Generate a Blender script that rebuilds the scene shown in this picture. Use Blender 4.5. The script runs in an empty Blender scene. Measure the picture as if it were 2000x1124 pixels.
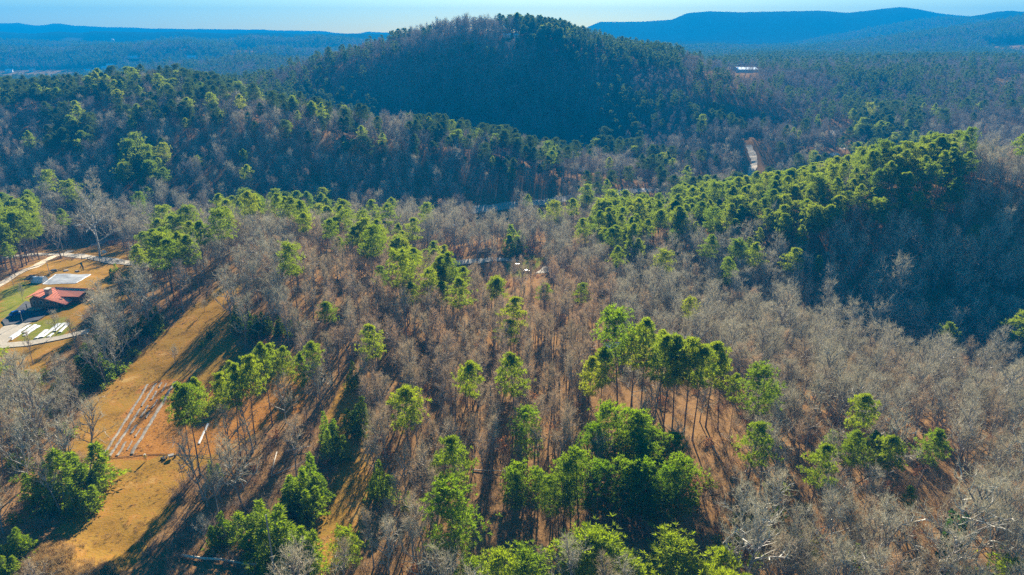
import bpy, bmesh, math, random
import numpy as np
from mathutils import Vector, Matrix, noise as mnoise

rnd = random.Random(7)
rng = np.random.default_rng(11)
R = math.radians
scene = bpy.context.scene
col = scene.collection

# ------------------------------------------------------------------ camera, sky, sun, exposure
CAM_Z = 88.0
PITCH = R(20.2)
F = 1333.0                                    # focal length in pixels of the 2000 px wide photograph
cd = bpy.data.cameras.new('camera')
cd.sensor_width = 36.0
cd.lens = 36.0 * F / 2000.0
cd.clip_start = 0.5
cd.clip_end = 40000.0
cam = bpy.data.objects.new('camera', cd)
cam.location = (0, 0, CAM_Z)
cam.rotation_euler = (math.pi / 2 - PITCH, 0, 0)
col.objects.link(cam)
scene.camera = cam

SUN_EL, SUN_AZ = R(23), R(4.5)                  # azimuth from +Y towards +X
w = bpy.data.worlds.new('World')
scene.world = w
w.use_nodes = True
nt = w.node_tree
bg = nt.nodes['Background']
sky = nt.nodes.new('ShaderNodeTexSky')
sky.sky_type = 'NISHITA'
sky.sun_disc = False
sky.sun_elevation = SUN_EL
sky.sun_rotation = SUN_AZ
sky.altitude = 300
sky.air_density = 1.0
sky.dust_density = 0.3
sky.ozone_density = 3.0
hs = nt.nodes.new('ShaderNodeHueSaturation')
hs.inputs['Saturation'].default_value = 1.65
tint = nt.nodes.new('ShaderNodeVectorMath'); tint.operation = 'MULTIPLY'; tint.inputs[1].default_value = (.60, .70, .63)
nt.links.new(sky.outputs[0], hs.inputs['Color'])
nt.links.new(hs.outputs[0], tint.inputs[0])
nt.links.new(tint.outputs[0], bg.inputs[0])
bg.inputs[1].default_value = 0.062
sl = bpy.data.lights.new('sun', 'SUN')
sl.energy = 5.0
sl.angle = R(0.5)
sl.color = (1.0, 0.92, 0.77)
so = bpy.data.objects.new('sun', sl)
sd = Vector((math.sin(SUN_AZ) * math.cos(SUN_EL), math.cos(SUN_AZ) * math.cos(SUN_EL), math.sin(SUN_EL)))
so.rotation_euler = sd.to_track_quat('Z', 'Y').to_euler()
so.location = (0, 0, 300)
col.objects.link(so)
vs = scene.view_settings
scene.display_settings.display_device = 'sRGB'
vs.view_transform = 'Standard'
vs.look = 'None'
vs.gamma = 1.0
vs.use_curve_mapping = False
vs.exposure = 1.92
cy = scene.cycles
cy.max_bounces = 6
cy.diffuse_bounces = 3
cy.glossy_bounces = 2
cy.transmission_bounces = 4
cy.transparent_max_bounces = 4
cy.volume_bounces = 0
cy.use_denoising = False
cy.sample_clamp_indirect = 6.0

HAZE_COL, HAZE_D, HAZE_G = (.003, .29, .72, 1), 0.00028, 0.0
# ------------------------------------------------------------------ small helpers
def dep(py):
    return PITCH - np.arctan((562.0 - np.asarray(py, float)) / F)

def project(x, y, z):
    """world -> photograph pixel"""
    x = np.asarray(x, float); y = np.asarray(y, float); z = np.asarray(z, float) - CAM_Z
    d = y * math.cos(PITCH) - z * math.sin(PITCH)
    v = y * math.sin(PITCH) + z * math.cos(PITCH)
    d = np.where(d < 1, 1, d)
    return 1000 + F * x / d, 562 - F * v / d, d

def x_at(px, Y, z):
    d = Y * math.cos(PITCH) - (z - CAM_Z) * math.sin(PITCH)
    return (px - 1000) / F * d

def smooth(a, b, x):
    t = np.clip((np.asarray(x, float) - a) / (b - a), 0, 1)
    return t * t * (3 - 2 * t)

def in_poly(px, py, poly):
    px = np.asarray(px); py = np.asarray(py)
    inside = np.zeros(px.shape, bool)
    n = len(poly)
    for i in range(n):
        x0, y0 = poly[i]; x1, y1 = poly[(i + 1) % n]
        if y0 == y1:
            continue
        c = ((y0 > py) != (y1 > py)) & (px < (x1 - x0) * (py - y0) / (y1 - y0) + x0)
        inside ^= c
    return inside

def wave(x, y, seed, scale):
    """smooth pseudo noise from a few sines, vectorised, about -1..1"""
    r = np.random.default_rng(seed)
    s = 0
    for k in range(6):
        a = r.uniform(0, 2 * math.pi); f = r.uniform(0.6, 1.7) / scale * 2 * math.pi; p = r.uniform(0, 6.28)
        s = s + np.sin((x * math.cos(a) + y * math.sin(a)) * f + p + 0.8 * np.sin((x * math.sin(a) - y * math.cos(a)) * f * 0.7 + p * 2))
    return s / 3.0

# ------------------------------------------------------------------ terrain height
CP = []
def G(px, py, z):                              # ground seen at this pixel, at height z
    Y = (CAM_Z - z) / math.tan(dep(py)); CP.append((x_at(px, Y, z), Y, z))
def C(px, py, Y, h):                           # a canopy top seen at this pixel, h above ground at distance Y
    zt = CAM_Z - Y * math.tan(dep(py)); CP.append((x_at(px, Y, zt), Y, zt - h))
def W(px, Y, z):
    CP.append((x_at(px, Y, z), Y, z))
for a in ((285,893,0),(200,895,.5),(500,893,0),(100,1100,0),(0,1000,1),(300,1110,-.5),(640,1050,0),(690,780,.5),(340,745,1),(240,720,1),
          (60,780,.5),(60,690,-1),(20,640,-1.5),(110,600,-2),(40,560,-3),(100,525,-4),(200,508,-6),(60,505,-6),(0,550,-4),(400,640,4),
          (450,590,5.5),(780,680,-1),(700,590,3),(960,600,-6),(1000,700,-2),(1000,850,0),(1180,560,-10),(1020,520,-17),(890,515,-16),
          (940,510,-16),(1080,500,-18),(1090,560,-11),(270,465,-10),(1000,402,-20),(900,412,-21),(1110,388,-17),(1250,375,-16),
          (1750,700,-25),(1350,640,-13),(1600,720,-14),(1650,1000,-1),(1900,1110,-3),(1900,850,-8),(1550,900,-2),(1400,850,-1.5),
          (1450,760,-7),(1990,1000,-5),(1470,355,-18),(1200,1100,0),(900,1100,0),(1200,700,-4)): G(*a)
for a in ((540,395,275,19),(650,402,285,20),(420,415,270,19),(330,450,270,18),(760,440,300,20),(870,495,300,18),
          (480,183,520,18),(600,215,488,18),(650,235,488,18),(750,235,500,18),(850,242,515,18),(1000,265,520,18),(1100,290,530,18),(1200,300,560,16),
          (290,135,615,20),(380,150,600,20),(170,150,635,20),(0,158,660,20),(560,150,740,18),(0,250,480,18),(150,260,455,18),(300,300,420,18),
          (100,400,350,18),(400,330,400,18),
          (950,30,880,20),(910,28,880,20),(870,34,872,20),(830,58,862,18),(990,35,880,20),(760,82,840,15),(700,95,820,15),(640,112,800,15),(1050,42,880,18),(1140,62,880,16),
          (1200,82,870,15),(1300,97,860,15),(1370,128,760,16),(1440,180,680,16),(1480,230,610,16),(950,150,760,18),(850,180,740,18),
          (1150,150,750,18),(1250,220,660,18),(1000,220,690,18),
          (2000,292,316,17),(1850,287,322,20),(1700,302,324,22),(1550,345,320,25),(1450,378,320,28),(1250,385,318,25),(1120,440,315,20),
          (1468,290,640,0),(1625,305,560,0),(1630,255,640,0),(1560,250,620,16),(1750,150,800,18),(1900,160,760,18),(2000,165,720,18),
          (1850,250,560,16),(2000,260,520,16),(1600,190,760,16),(1400,134,1150,0),(1500,120,1100,16),(1900,110,1100,16)): C(*a)
for a in ((600,350,-14),(300,330,-9),(750,395,-19),(650,600,0),(850,650,-14),(1000,640,-20),(1150,640,-20),(200,850,5),(0,900,0),(400,850,5),
          (950,1100,40),(700,1050,15),(1200,1100,30),(1750,268,-8),(1950,270,-4),(600,400,-20),(450,370,-14),(850,440,-22),(1500,420,-20),(1300,420,-20),(1750,430,-12),(2000,430,0)): W(*a)
CP += [(-500,100,2),(-500,300,-5),(-700,500,15),(-900,900,10),(500,50,-5),(500,250,5),(600,400,12),(900,800,30),(1000,1100,40),
       (0,-100,5),(-300,-100,5),(300,-100,0),(0,40,2),(-1000,1300,0),(0,1350,10),(1100,1400,40)]
CPa = np.array(CP)
_n = len(CPa)
def _phi(r2):
    return 0.5 * r2 * np.log(r2 + 1e-9)
_S = 100.0
_P = CPa[:, :2] / _S
_d2 = ((_P[:, None] - _P[None]) ** 2).sum(-1)
_A = np.zeros((_n + 3, _n + 3))
_A[:_n, :_n] = _phi(_d2) + np.eye(_n) * 0.02
_A[:_n, _n] = 1; _A[:_n, _n + 1:] = _P; _A[_n:, :_n] = _A[:_n, _n:].T
_Wt = np.linalg.solve(_A, np.concatenate([CPa[:, 2], np.zeros(3)]))

def near_z(x, y):
    q = np.stack([x, y], -1) / _S
    out = np.empty(len(q))
    for i in range(0, len(q), 20000):
        p = q[i:i + 20000]
        d2 = ((p[:, None] - _P[None]) ** 2).sum(-1)
        out[i:i + 20000] = _phi(d2) @ _Wt[:_n] + _Wt[_n] + p @ _Wt[_n + 1:]
    return np.clip(out, -30, 105)

# far ridges: distance, half width, list of (pixel column, pixel row of the skyline), canopy height taken off
RIDGES = [
    (1500, 190, [(-400,160),(150,150),(240,136),(300,122),(400,118),(460,108),(520,112),(600,112),(650,106),(760,104),(900,110),(1200,140)], 16),
    (2300, 380, [(800,120),(1200,104),(1300,97),(1500,95),(1600,86),(1700,74),(1750,67),(1900,45),(2000,26),(2300,0),(2600,10)], 18),
    (2120, 190, [(-500,92),(0,90),(100,92),(250,86),(300,82),(350,78),(430,84),(520,90),(700,96),(900,104)], 16),
    (2600, 220, [(-400,74),(0,80),(120,84),(250,86),(300,79),(350,74),(430,81),(490,70),(560,76),(620,72),(700,79),(900,80),(1300,90)], 12),
    (3250, 450, [(1300,110),(1500,100),(1600,72),(1750,50),(1870,32),(1900,28),(1935,20),(1960,18),(2000,22),(2200,20),(2600,40)], 0),
    (3400, 260, [(-500,58),(0,62),(60,66),(120,62),(165,66),(180,61),(300,64),(350,62),(450,66),(520,64),(600,67),(700,66),(800,69),(1000,75),(1200,80)], 0),
    (4150, 600, [(1000,90),(1080,75),(1130,62),(1150,52),(1170,43),(1250,42),(1310,38),(1340,25),(1380,22),(1440,25),(1520,24),(1600,23),(1650,27),(1700,21),(1750,15),(1790,20),(1830,27),(1900,32),(2100,40),(2500,60)], 0),
    (4900, 260, [(-500,44),(0,46),(40,45),(75,51),(115,46),(150,50),(200,52),(260,54),(300,56),(400,57),(500,58),(560,60),(600,60),(635,61),(650,64),(680,66),(700,65),(720,62),(800,66),(1000,70),(1300,72),(2500,72)], 0),
]
def far_z(x, y):
    ys = np.maximum(y, 100.0)
    az = x / ys
    pxc = 1000 + F * az / math.cos(PITCH)
    base = -4 + 38 * smooth(0.05, 0.35, az) * smooth(6000, 1500, y) - 4 * smooth(1500, 4000, y)
    base = base - 20 * np.exp(-((y - 1660) / 135) ** 2) * smooth(-.38, -.5, az)
    z = base + 3 * wave(x, y, 5, 420)
    for (Yr, wd, prof, ch) in RIDGES:
        p = np.array(prof, float)
        top = CAM_Z - Yr * np.tan(dep(np.interp(pxc, p[:, 0], p[:, 1]))) - ch
        dy = y - Yr - 0.25 * wd * wave(x, x * 0 + Yr, int(Yr), wd * 3)
        g = np.exp(-(dy / wd) ** 2)
        spurs = 1 - 0.28 * (1 - g) * (0.5 + 0.5 * wave(x, y * 0.3, int(Yr) + 1, wd * 1.3))
        z = np.maximum(z, base + np.maximum(top - base, 0) * g * spurs)
    return z

def ground(x, y):
    x = np.atleast_1d(np.asarray(x, float)); y = np.atleast_1d(np.asarray(y, float))
    wgt = smooth(1080, 1380, y)
    side = smooth(900, 1500, np.abs(x)) * smooth(300, 900, y)
    wgt = np.maximum(wgt, side)
    z = np.zeros(len(x))
    m = wgt < 1
    if m.any():
        z[m] += (1 - wgt[m]) * near_z(np.clip(x[m], -1300, 1300), y[m])
    m = wgt > 0
    if m.any():
        z[m] += wgt[m] * far_z(x[m], y[m])
    z += (0.35 * wave(x, y, 21, 23) + 0.9 * wave(x, y, 22, 70)) * smooth(120, 330, y) + 0.12 * wave(x, y, 23, 9)
    # two low grassy mounds at the near end of the field
    for (mx, my, rx, ry, h) in MOUNDS:
        d = ((x - mx) / rx) ** 2 + ((y - my) / ry) ** 2
        z += h * np.exp(-d * d)
    return z
MOUNDS = [(-83, 96.5, 6.5, 5.5, 1.6), (-73, 93, 5, 4, 1.3)]
def gz(x, y):
    return float(ground(x, y)[0])

def at(px, py):
    """the point of the ground seen at a pixel of the photograph"""
    v = (562 - py) / F; u = (px - 1000) / F
    dy = math.cos(PITCH) + v * math.sin(PITCH); dz = -math.sin(PITCH) + v * math.cos(PITCH)
    t = np.concatenate([np.arange(60, 700, 1.0), np.arange(700, 3500, 6.0)])
    zz = CAM_Z + t * dz; g = ground(t * u, t * dy)
    i = int(np.argmax(zz < g))
    if i == 0:
        i = len(t) - 1
    a, b = t[max(i - 1, 0)], t[i]
    for _ in range(12):
        m = (a + b) / 2
        if CAM_Z + m * dz < gz(m * u, m * dy): b = m
        else: a = m
    return Vector((b * u, b * dy, gz(b * u, b * dy)))

# ------------------------------------------------------------------ materials
def new_mat(name):
    m = bpy.data.materials.new(name); m.use_nodes = True
    return m, m.node_tree, m.node_tree.nodes, m.node_tree.links, m.node_tree.nodes['Principled BSDF']

def mat(name, rgb, rough=0.7, vary=0.25, scale=3.0, metallic=0.0, bump=0.0, coords='Object', spec=0.3):
    m, t, N, L, b = new_mat(name)
    b.inputs['Roughness'].default_value = rough
    b.inputs['Metallic'].default_value = metallic
    b.inputs['Specular IOR Level'].default_value = spec
    tc = N.new('ShaderNodeTexCoord'); no = N.new('ShaderNodeTexNoise')
    no.inputs['Scale'].default_value = scale; no.inputs['Detail'].default_value = 5
    L.new(tc.outputs[coords], no.inputs['Vector'])
    r = N.new('ShaderNodeValToRGB')
    r.color_ramp.elements[0].position = 0.3; r.color_ramp.elements[1].position = 0.7
    r.color_ramp.elements[0].color = [c * (1 - vary) for c in rgb] + [1]
    r.color_ramp.elements[1].color = [min(1, c * (1 + vary)) for c in rgb] + [1]
    L.new(no.outputs[0], r.inputs[0]); L.new(r.outputs[0], b.inputs['Base Color'])
    if bump:
        bp = N.new('ShaderNodeBump'); bp.inputs['Strength'].default_value = bump
        L.new(no.outputs[0], bp.inputs['Height']); L.new(bp.outputs[0], b.inputs['Normal'])
    return m

def plant_mat(name, colors, transl=0.35, tcol=None, rough=0.8):
    """colour differs from plant to plant and a little within one; leaves let light through"""
    m, t, N, L, b = new_mat(name)
    oi = N.new('ShaderNodeObjectInfo'); r = N.new('ShaderNodeValToRGB')
    while len(r.color_ramp.elements) < len(colors):
        r.color_ramp.elements.new(0.5)
    for i, c in enumerate(colors):
        e = r.color_ramp.elements[i]; e.position = i / max(1, len(colors) - 1); e.color = (*c, 1)
    L.new(oi.outputs['Random'], r.inputs[0])
    tc = N.new('ShaderNodeTexCoord'); no = N.new('ShaderNodeTexNoise'); no.inputs['Scale'].default_value = 1.3
    L.new(tc.outputs['Object'], no.inputs['Vector'])
    mr = N.new('ShaderNodeMapRange'); mr.inputs[1].default_value = 0.3; mr.inputs[2].default_value = 0.7; mr.inputs[3].default_value = 0.75; mr.inputs[4].default_value = 1.25
    L.new(no.outputs[0], mr.inputs[0])
    mx = N.new('ShaderNodeVectorMath'); mx.operation = 'SCALE'
    L.new(r.outputs[0], mx.inputs[0]); L.new(mr.outputs[0], mx.inputs['Scale'])
    L.new(mx.outputs[0], b.inputs['Base Color'])
    b.inputs['Roughness'].default_value = rough
    b.inputs['Specular IOR Level'].default_value = 0.2
    if transl:
        tr = N.new('ShaderNodeBsdfTranslucent'); mt = N.new('ShaderNodeMixShader'); mt.inputs[0].default_value = transl
        ml = N.new('ShaderNodeVectorMath'); ml.operation = 'MULTIPLY'; ml.inputs[1].default_value = tcol or (1.5, 1.5, 0.8)
        L.new(mx.outputs[0], ml.inputs[0]); L.new(ml.outputs[0], tr.inputs['Color'])
        out = N['Material Output']
        L.new(b.outputs[0], mt.inputs[1]); L.new(tr.outputs[0], mt.inputs[2]); L.new(mt.outputs[0], out.inputs['Surface'])
    return m

M = {}
M['bark'] = plant_mat('bark', [(.16,.13,.11),(.27,.23,.20),(.20,.17,.15),(.33,.29,.26)], 0)
M['branch'] = plant_mat('branches', [(.38,.34,.27),(.52,.47,.38),(.31,.27,.21),(.47,.43,.36),(.36,.29,.22)], 0)
M['limb'] = plant_mat('pale_limb', [(.32,.29,.25),(.40,.37,.31),(.36,.33,.28)], 0)
M['twig'] = plant_mat('twigs', [(.31,.25,.155),(.42,.335,.21),(.36,.27,.17),(.47,.32,.19),(.39,.33,.23)], .25, (1.1,1.0,.85))
M['pinebark'] = plant_mat('pine_bark', [(.13,.10,.08),(.19,.14,.11)], 0)
M['needle'] = plant_mat('pine_needles', [(.13,.185,.018),(.175,.225,.019),(.145,.20,.02),(.105,.165,.018),(.20,.235,.024)], .5, (2.0,1.85,.5))
M['greytwig'] = plant_mat('grey_twigs', [(.32,.29,.20),(.42,.38,.27),(.36,.325,.23),(.45,.40,.28)], .25, (1.1,1.05,.9))
M['shadeneedle'] = plant_mat('shaded_pine_needles', [(.06,.085,.022),(.08,.11,.026),(.07,.10,.03),(.09,.115,.026)], .3, (1.6,1.7,.6))  # darker copy of the pine needles, hillside shade put into the colour
M['shadetwig'] = plant_mat('shaded_twigs', [(.17,.15,.125),(.22,.19,.155),(.19,.17,.15),(.25,.195,.15)], .2, (1.1,1.0,.9))  # twigs darkened so the colour carries the shade of the far slopes
M['lime'] = plant_mat('lime_needles', [(.15,.21,.014),(.19,.235,.016),(.135,.195,.016)], .5, (1.9,1.9,.4))
M['deep'] = plant_mat('deep_green_needles', [(.10,.165,.010),(.145,.20,.012),(.12,.18,.012)], .55, (1.9,1.95,.4))
M['cedar'] = plant_mat('cedar_foliage', [(.12,.185,.012),(.16,.21,.014),(.13,.175,.015)], .5, (1.9,2.0,.4))
M['brush'] = plant_mat('brush_stems', [(.27,.22,.17),(.33,.26,.19),(.29,.25,.21),(.35,.21,.13),(.26,.235,.16)], .3, (1.1,1.0,.8))
M['rust'] = plant_mat('rusty_dead_leaves', [(.36,.17,.07),(.30,.15,.08)], .4, (1.3,1.1,.8))
M['ivy'] = plant_mat('ivy_leaves', [(.04,.095,.02),(.06,.12,.03)], .3)
M['drygrass'] = plant_mat('dry_grass', [(.38,.25,.11),(.45,.32,.15),(.33,.20,.09)], .3, (1.2,1.1,.8))

# terrain: leaf litter, dry field grass, lawn and worked soil by painted weights with noisy edges; far canopy colour beyond the trees that are built
m, t, N, L, b = new_mat('ground_cover'); M['ground'] = m
b.inputs['Roughness'].default_value = 1.0; b.inputs['Specular IOR Level'].default_value = 0.0
geo = N.new('ShaderNodeNewGeometry')
def tnoise(scale, detail=6, rough=0.65):
    n = N.new('ShaderNodeTexNoise'); n.inputs['Scale'].default_value = scale; n.inputs['Detail'].default_value = detail; n.inputs['Roughness'].default_value = rough
    L.new(geo.outputs['Position'], n.inputs['Vector']); return n.outputs[0]
def ramp(fac, stops):
    r = N.new('ShaderNodeValToRGB')
    while len(r.color_ramp.elements) < len(stops): r.color_ramp.elements.new(0.5)
    for e, (p, c) in zip(r.color_ramp.elements, stops): e.position = p; e.color = (*c, 1)
    L.new(fac, r.inputs[0]); return r.outputs[0]
def mix(a, c, f, mode='MIX'):
    x = N.new('ShaderNodeMix'); x.data_type = 'RGBA'; x.blend_type = mode
    if isinstance(f, (int, float)): x.inputs[0].default_value = f
    else: L.new(f, x.inputs[0])
    L.new(a, x.inputs[6]); L.new(c, x.inputs[7]); return x.outputs[2]
def weight(name, soft=0.25, n=None, amp=0.5):
    a = N.new('ShaderNodeAttribute'); a.attribute_name = name
    ad = N.new('ShaderNodeMath'); ad.operation = 'MULTIPLY_ADD'; L.new(n, ad.inputs[0]); ad.inputs[1].default_value = amp; L.new(a.outputs['Fac'], ad.inputs[2])
    mr = N.new('ShaderNodeMapRange'); mr.interpolation_type = 'SMOOTHSTEP'
    mr.inputs[1].default_value = 0.5 + amp / 2 - soft; mr.inputs[2].default_value = 0.5 + amp / 2 + soft
    L.new(ad.outputs[0], mr.inputs[0]); return mr.outputs[0]
n_fine, n_mid, n_big, n_edge = tnoise(2.2, 4), tnoise(.35), tnoise(.045), tnoise(.25, 5)
litter = mix(ramp(n_fine, [(.30,(.11,.055,.024)),(.5,(.29,.165,.075)),(.68,(.45,.29,.15))]), ramp(n_mid, [(.35,(.19,.11,.055)),(.65,(.37,.23,.115))]), .5)
grass = mix(ramp(n_fine, [(.30,(.22,.105,.02)),(.52,(.38,.20,.045)),(.70,(.48,.29,.085))]), ramp(n_mid, [(.38,(.24,.15,.025)),(.5,(.40,.21,.045)),(.66,(.45,.23,.055))]), .6)
grass = mix(grass, ramp(n_big, [(.42,(.27,.17,.03)),(.58,(.42,.19,.05))]), .35)
lawn = mix(ramp(n_fine, [(.3,(.17,.20,.018)),(.7,(.36,.37,.05))]), ramp(n_mid, [(.4,(.14,.20,.025)),(.6,(.34,.28,.08))]), .5)
soil = mix(ramp(n_fine, [(.3,(.20,.075,.018)),(.5,(.42,.19,.045)),(.7,(.56,.29,.08))]), ramp(n_mid, [(.4,(.36,.16,.05)),(.6,(.46,.23,.07))]), .4)
n_patch = tnoise(.12, 7, .7)
grass = mix(grass, ramp(n_patch, [(.34,(.13,.095,.022)),(.44,(.34,.20,.045)),(.52,(.37,.245,.055)),(.57,(.44,.22,.055)),(.66,(.60,.42,.18))]), .6)
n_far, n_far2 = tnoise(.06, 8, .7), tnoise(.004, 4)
canopy = mix(ramp(n_far, [(.35,(.008,.013,.006)),(.5,(.018,.024,.012)),(.65,(.036,.036,.024))]), ramp(n_far2, [(.4,(.012,.020,.009)),(.6,(.030,.028,.020))]), .5)  # the shade of crowns on one another is put into this dark colour
c = mix(litter, grass, weight('field', .2, n_edge))
c = mix(c, lawn, weight('lawn', .45, n_edge, .7))
c = mix(c, soil, weight('plot', .1, n_edge, .2))
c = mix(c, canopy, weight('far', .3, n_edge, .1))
sc_ = N.new('ShaderNodeVectorMath'); sc_.operation = 'MULTIPLY'; sc_.inputs[1].default_value = (.80, .74, .62)
L.new(c, sc_.inputs[0]); L.new(sc_.outputs[0], b.inputs['Base Color'])
bp = N.new('ShaderNodeBump'); bp.inputs['Strength'].default_value = 0.5; bp.inputs['Distance'].default_value = 0.25
L.new(n_fine, bp.inputs['Height']); L.new(bp.outputs[0], b.inputs['Normal'])

# ------------------------------------------------------------------ mesh helpers
class MB:
    def __init__(s): s.v = []; s.f = []; s.m = []
    def tube(s, pts, rad, n=5, mi=0, cap=False):
        base = len(s.v); k = len(pts)
        for i, p in enumerate(pts):
            d = (pts[min(i + 1, k - 1)] - pts[max(i - 1, 0)]).normalized()
            a = d.orthogonal().normalized(); c = d.cross(a)
            for j in range(n):
                th = 2 * math.pi * j / n
                s.v.append(p + (a * math.cos(th) + c * math.sin(th)) * rad[i])
        for i in range(k - 1):
            for j in range(n):
                q = base + i * n + j; q2 = base + i * n + (j + 1) % n
                s.f.append((q, q2, q2 + n, q + n)); s.m.append(mi)
        if cap:
            s.f.append(tuple(base + j for j in reversed(range(n)))); s.m.append(mi)
            s.f.append(tuple(base + (k - 1) * n + j for j in range(n))); s.m.append(mi)
    def sliver(s, p, d, ln, wd, mi=0):
        a = d.orthogonal().normalized(); th = rnd.uniform(0, 6.28)
        a = a * math.cos(th) + d.cross(a) * math.sin(th)
        b0 = len(s.v); s.v += [p - a * wd / 2, p + a * wd / 2, p + d * ln]
        s.f.append((b0, b0 + 1, b0 + 2)); s.m.append(mi)
    def leaf(s, p, d, ln, wd, mi=0):             # a diamond: wide in the middle
        a = d.orthogonal().normalized(); th = rnd.uniform(0, 6.28)
        a = a * math.cos(th) + d.cross(a) * math.sin(th)
        b0 = len(s.v); s.v += [p, p + d * ln * .55 + a * wd / 2, p + d * ln, p + d * ln * .55 - a * wd / 2]
        s.f.append((b0, b0 + 1, b0 + 2, b0 + 3)); s.m.append(mi)
    def box(s, c, size, rz=0.0, mi=0, taper=1.0):
        x, y, z = size[0] / 2, size[1] / 2, size[2] / 2; b0 = len(s.v)
        ca, sa = math.cos(rz), math.sin(rz)
        for dz, tp in ((-z, 1), (z, taper)):
            for dx, dy in ((-x, -y), (x, -y), (x, y), (-x, y)):
                dx *= tp; dy *= tp
                s.v.append(Vector((c[0] + dx * ca - dy * sa, c[1] + dx * sa + dy * ca, c[2] + dz)))
        for f in ((3, 2, 1, 0), (4, 5, 6, 7), (0, 1, 5, 4), (1, 2, 6, 5), (2, 3, 7, 6), (3, 0, 4, 7)):
            s.f.append(tuple(b0 + i for i in f)); s.m.append(mi)
    def poly(s, pts, mi=0):
        b0 = len(s.v); s.v += [Vector(p) for p in pts]; s.f.append(tuple(range(b0, b0 + len(pts)))); s.m.append(mi)
    def slab(s, pts, th, mi=0):                  # polygon given thickness th along its normal, downwards
        pts = [Vector(p) for p in pts]; nn = (pts[1] - pts[0]).cross(pts[2] - pts[0]).normalized()
        lo = [p - nn * th for p in pts]; n = len(pts); b0 = len(s.v); s.v += pts + lo
        s.f.append(tuple(b0 + i for i in range(n))); s.f.append(tuple(b0 + n + i for i in reversed(range(n)))); s.m += [mi, mi]
        for i in range(n):
            j = (i + 1) % n; s.f.append((b0 + i, b0 + n + i, b0 + n + j, b0 + j)); s.m.append(mi)
    def lathe(s, c, prof, n=10, mi=0):
        b0 = len(s.v)
        for r, z in prof:
            for j in range(n):
                th = 2 * math.pi * j / n; s.v.append(Vector((c[0] + r * math.cos(th), c[1] + r * math.sin(th), c[2] + z)))
        for i in range(len(prof) - 1):
            for j in range(n):
                q = b0 + i * n + j; q2 = b0 + i * n + (j + 1) % n; s.f.append((q, q2, q2 + n, q + n)); s.m.append(mi)
        s.f.append(tuple(b0 + (len(prof) - 1) * n + j for j in range(n))); s.m.append(mi)
    def mesh(s, name, mats, smooth_=False):
        me = bpy.data.meshes.new(name)
        me.from_pydata([tuple(v) for v in s.v], [], s.f)
        for x in mats: me.materials.append(x)
        if len(mats) > 1: me.polygons.foreach_set('material_index', s.m)
        if smooth_: me.polygons.foreach_set('use_smooth', [True] * len(s.f))
        me.update(); return me
    def obj(s, name, mats, parent=None, smooth_=False):
        if not isinstance(mats, (list, tuple)): mats = [mats]
        o = bpy.data.objects.new(name, s.mesh(name, mats, smooth_)); col.objects.link(o); o.parent = parent; return o

def tag(o, label=None, cat=None, group=None, kind=None):
    if label: o['label'] = label
    if cat: o['category'] = cat
    if group: o['group'] = group
    if kind: o['kind'] = kind
    return o
def thing(name, label, cat, loc, rz=0, group=None):
    o = bpy.data.objects.new(name, None); o.empty_display_size = 0.5; col.objects.link(o)
    o.location = loc; o.rotation_euler = (0, 0, rz)
    return tag(o, label, cat, group)

# ------------------------------------------------------------------ open ground (no trees), given where it is seen in the photograph
FIELD = [(0,1124),(30,1124),(95,1040),(205,960),(200,905),(135,880),(170,790),(235,735),(300,665),(370,605),(445,550),(478,556),(440,600),(455,650),(470,690),(560,700),(610,745),(560,800),(500,850),(430,890),(360,930),(345,960),(320,1020),(240,1124)]
PLOT = [(196,895),(285,748),(345,742),(440,755),(520,745),(600,750),(590,800),(470,860),(410,893),(330,893)]
TRACK = [(560,1124),(625,1010),(655,930),(655,860),(640,800),(670,745),(705,745),(700,800),(725,930),(705,1010),(690,1080),(660,1124)]
YARD = [(-200,720),(-200,545),(0,552),(75,508),(170,508),(275,520),(262,560),(240,600),(165,600),(150,660),(70,735)]
YARD2 = [(70,490),(235,480),(260,500),(240,512),(120,500)]
LAWN = [(0,570),(45,545),(80,560),(55,590),(20,620),(0,625)]
LAWN2 = [(35,655),(55,632),(130,618),(145,640),(120,662),(50,668)]
VALLEYLAWN = [(985,535),(990,512),(1040,500),(1062,505),(1045,528),(1015,545)]
FARFIELD = [(-60,153),(-20,139),(60,138),(100,138),(140,134),(190,136),(170,147),(110,152),(60,154)]
FARCLEAR = [(-80,166),(-20,139),(60,138),(100,138),(140,134),(190,136),(175,160),(110,166)]
BARNYARD = [(1340,146),(1360,128),(1480,128),(1560,150),(1480,156)]
EASTFIELD = [(1925,94),(2000,88),(2100,84),(2100,96),(1960,97)]
EASTCLEAR = [(1915,82),(2100,76),(2100,106),(1945,108)]
EASTFIELD2 = [(1930,186),(1945,156),(1995,152),(2000,165),(1960,180)]
ROADS = {}                                      # name -> (world polyline, half width)
def road(name, pix, half):
    ROADS[name] = ([at(*p) for p in pix], half)

road('lane', [(-60,600),(0,556),(30,538),(75,520),(110,500),(140,490)], 1.6)
road('county_road', [(-30,508),(60,497),(110,497),(160,502),(230,512),(330,520)], 3.2)
road('creek_road', [(180,480),(230,466),(290,458),(330,455)], 2.5)
road('valley_road', [(700,448),(800,432),(880,418),(950,408),(1020,399),(1090,390),(1130,386),(1200,378),(1280,372),(1370,366),(1450,358),(1500,352)], 4.2)
road('village_lane', [(820,530),(880,517),(920,512),(970,506),(1010,508)], 2.2)
road('hill_track', [(1470,358),(1463,345),(1470,330),(1474,315),(1468,298),(1462,284)], 2.7)
road('east_drive', [(1650,292),(1640,278),(1632,268),(1628,255)], 3.0)
road('gravel_drive', [(-60,700),(-10,674),(10,655),(30,632),(60,622)], 3.4)
road('drive_spur', [(-30,678),(20,676),(60,672),(110,664),(150,652),(175,648)], 2.0)

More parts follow.
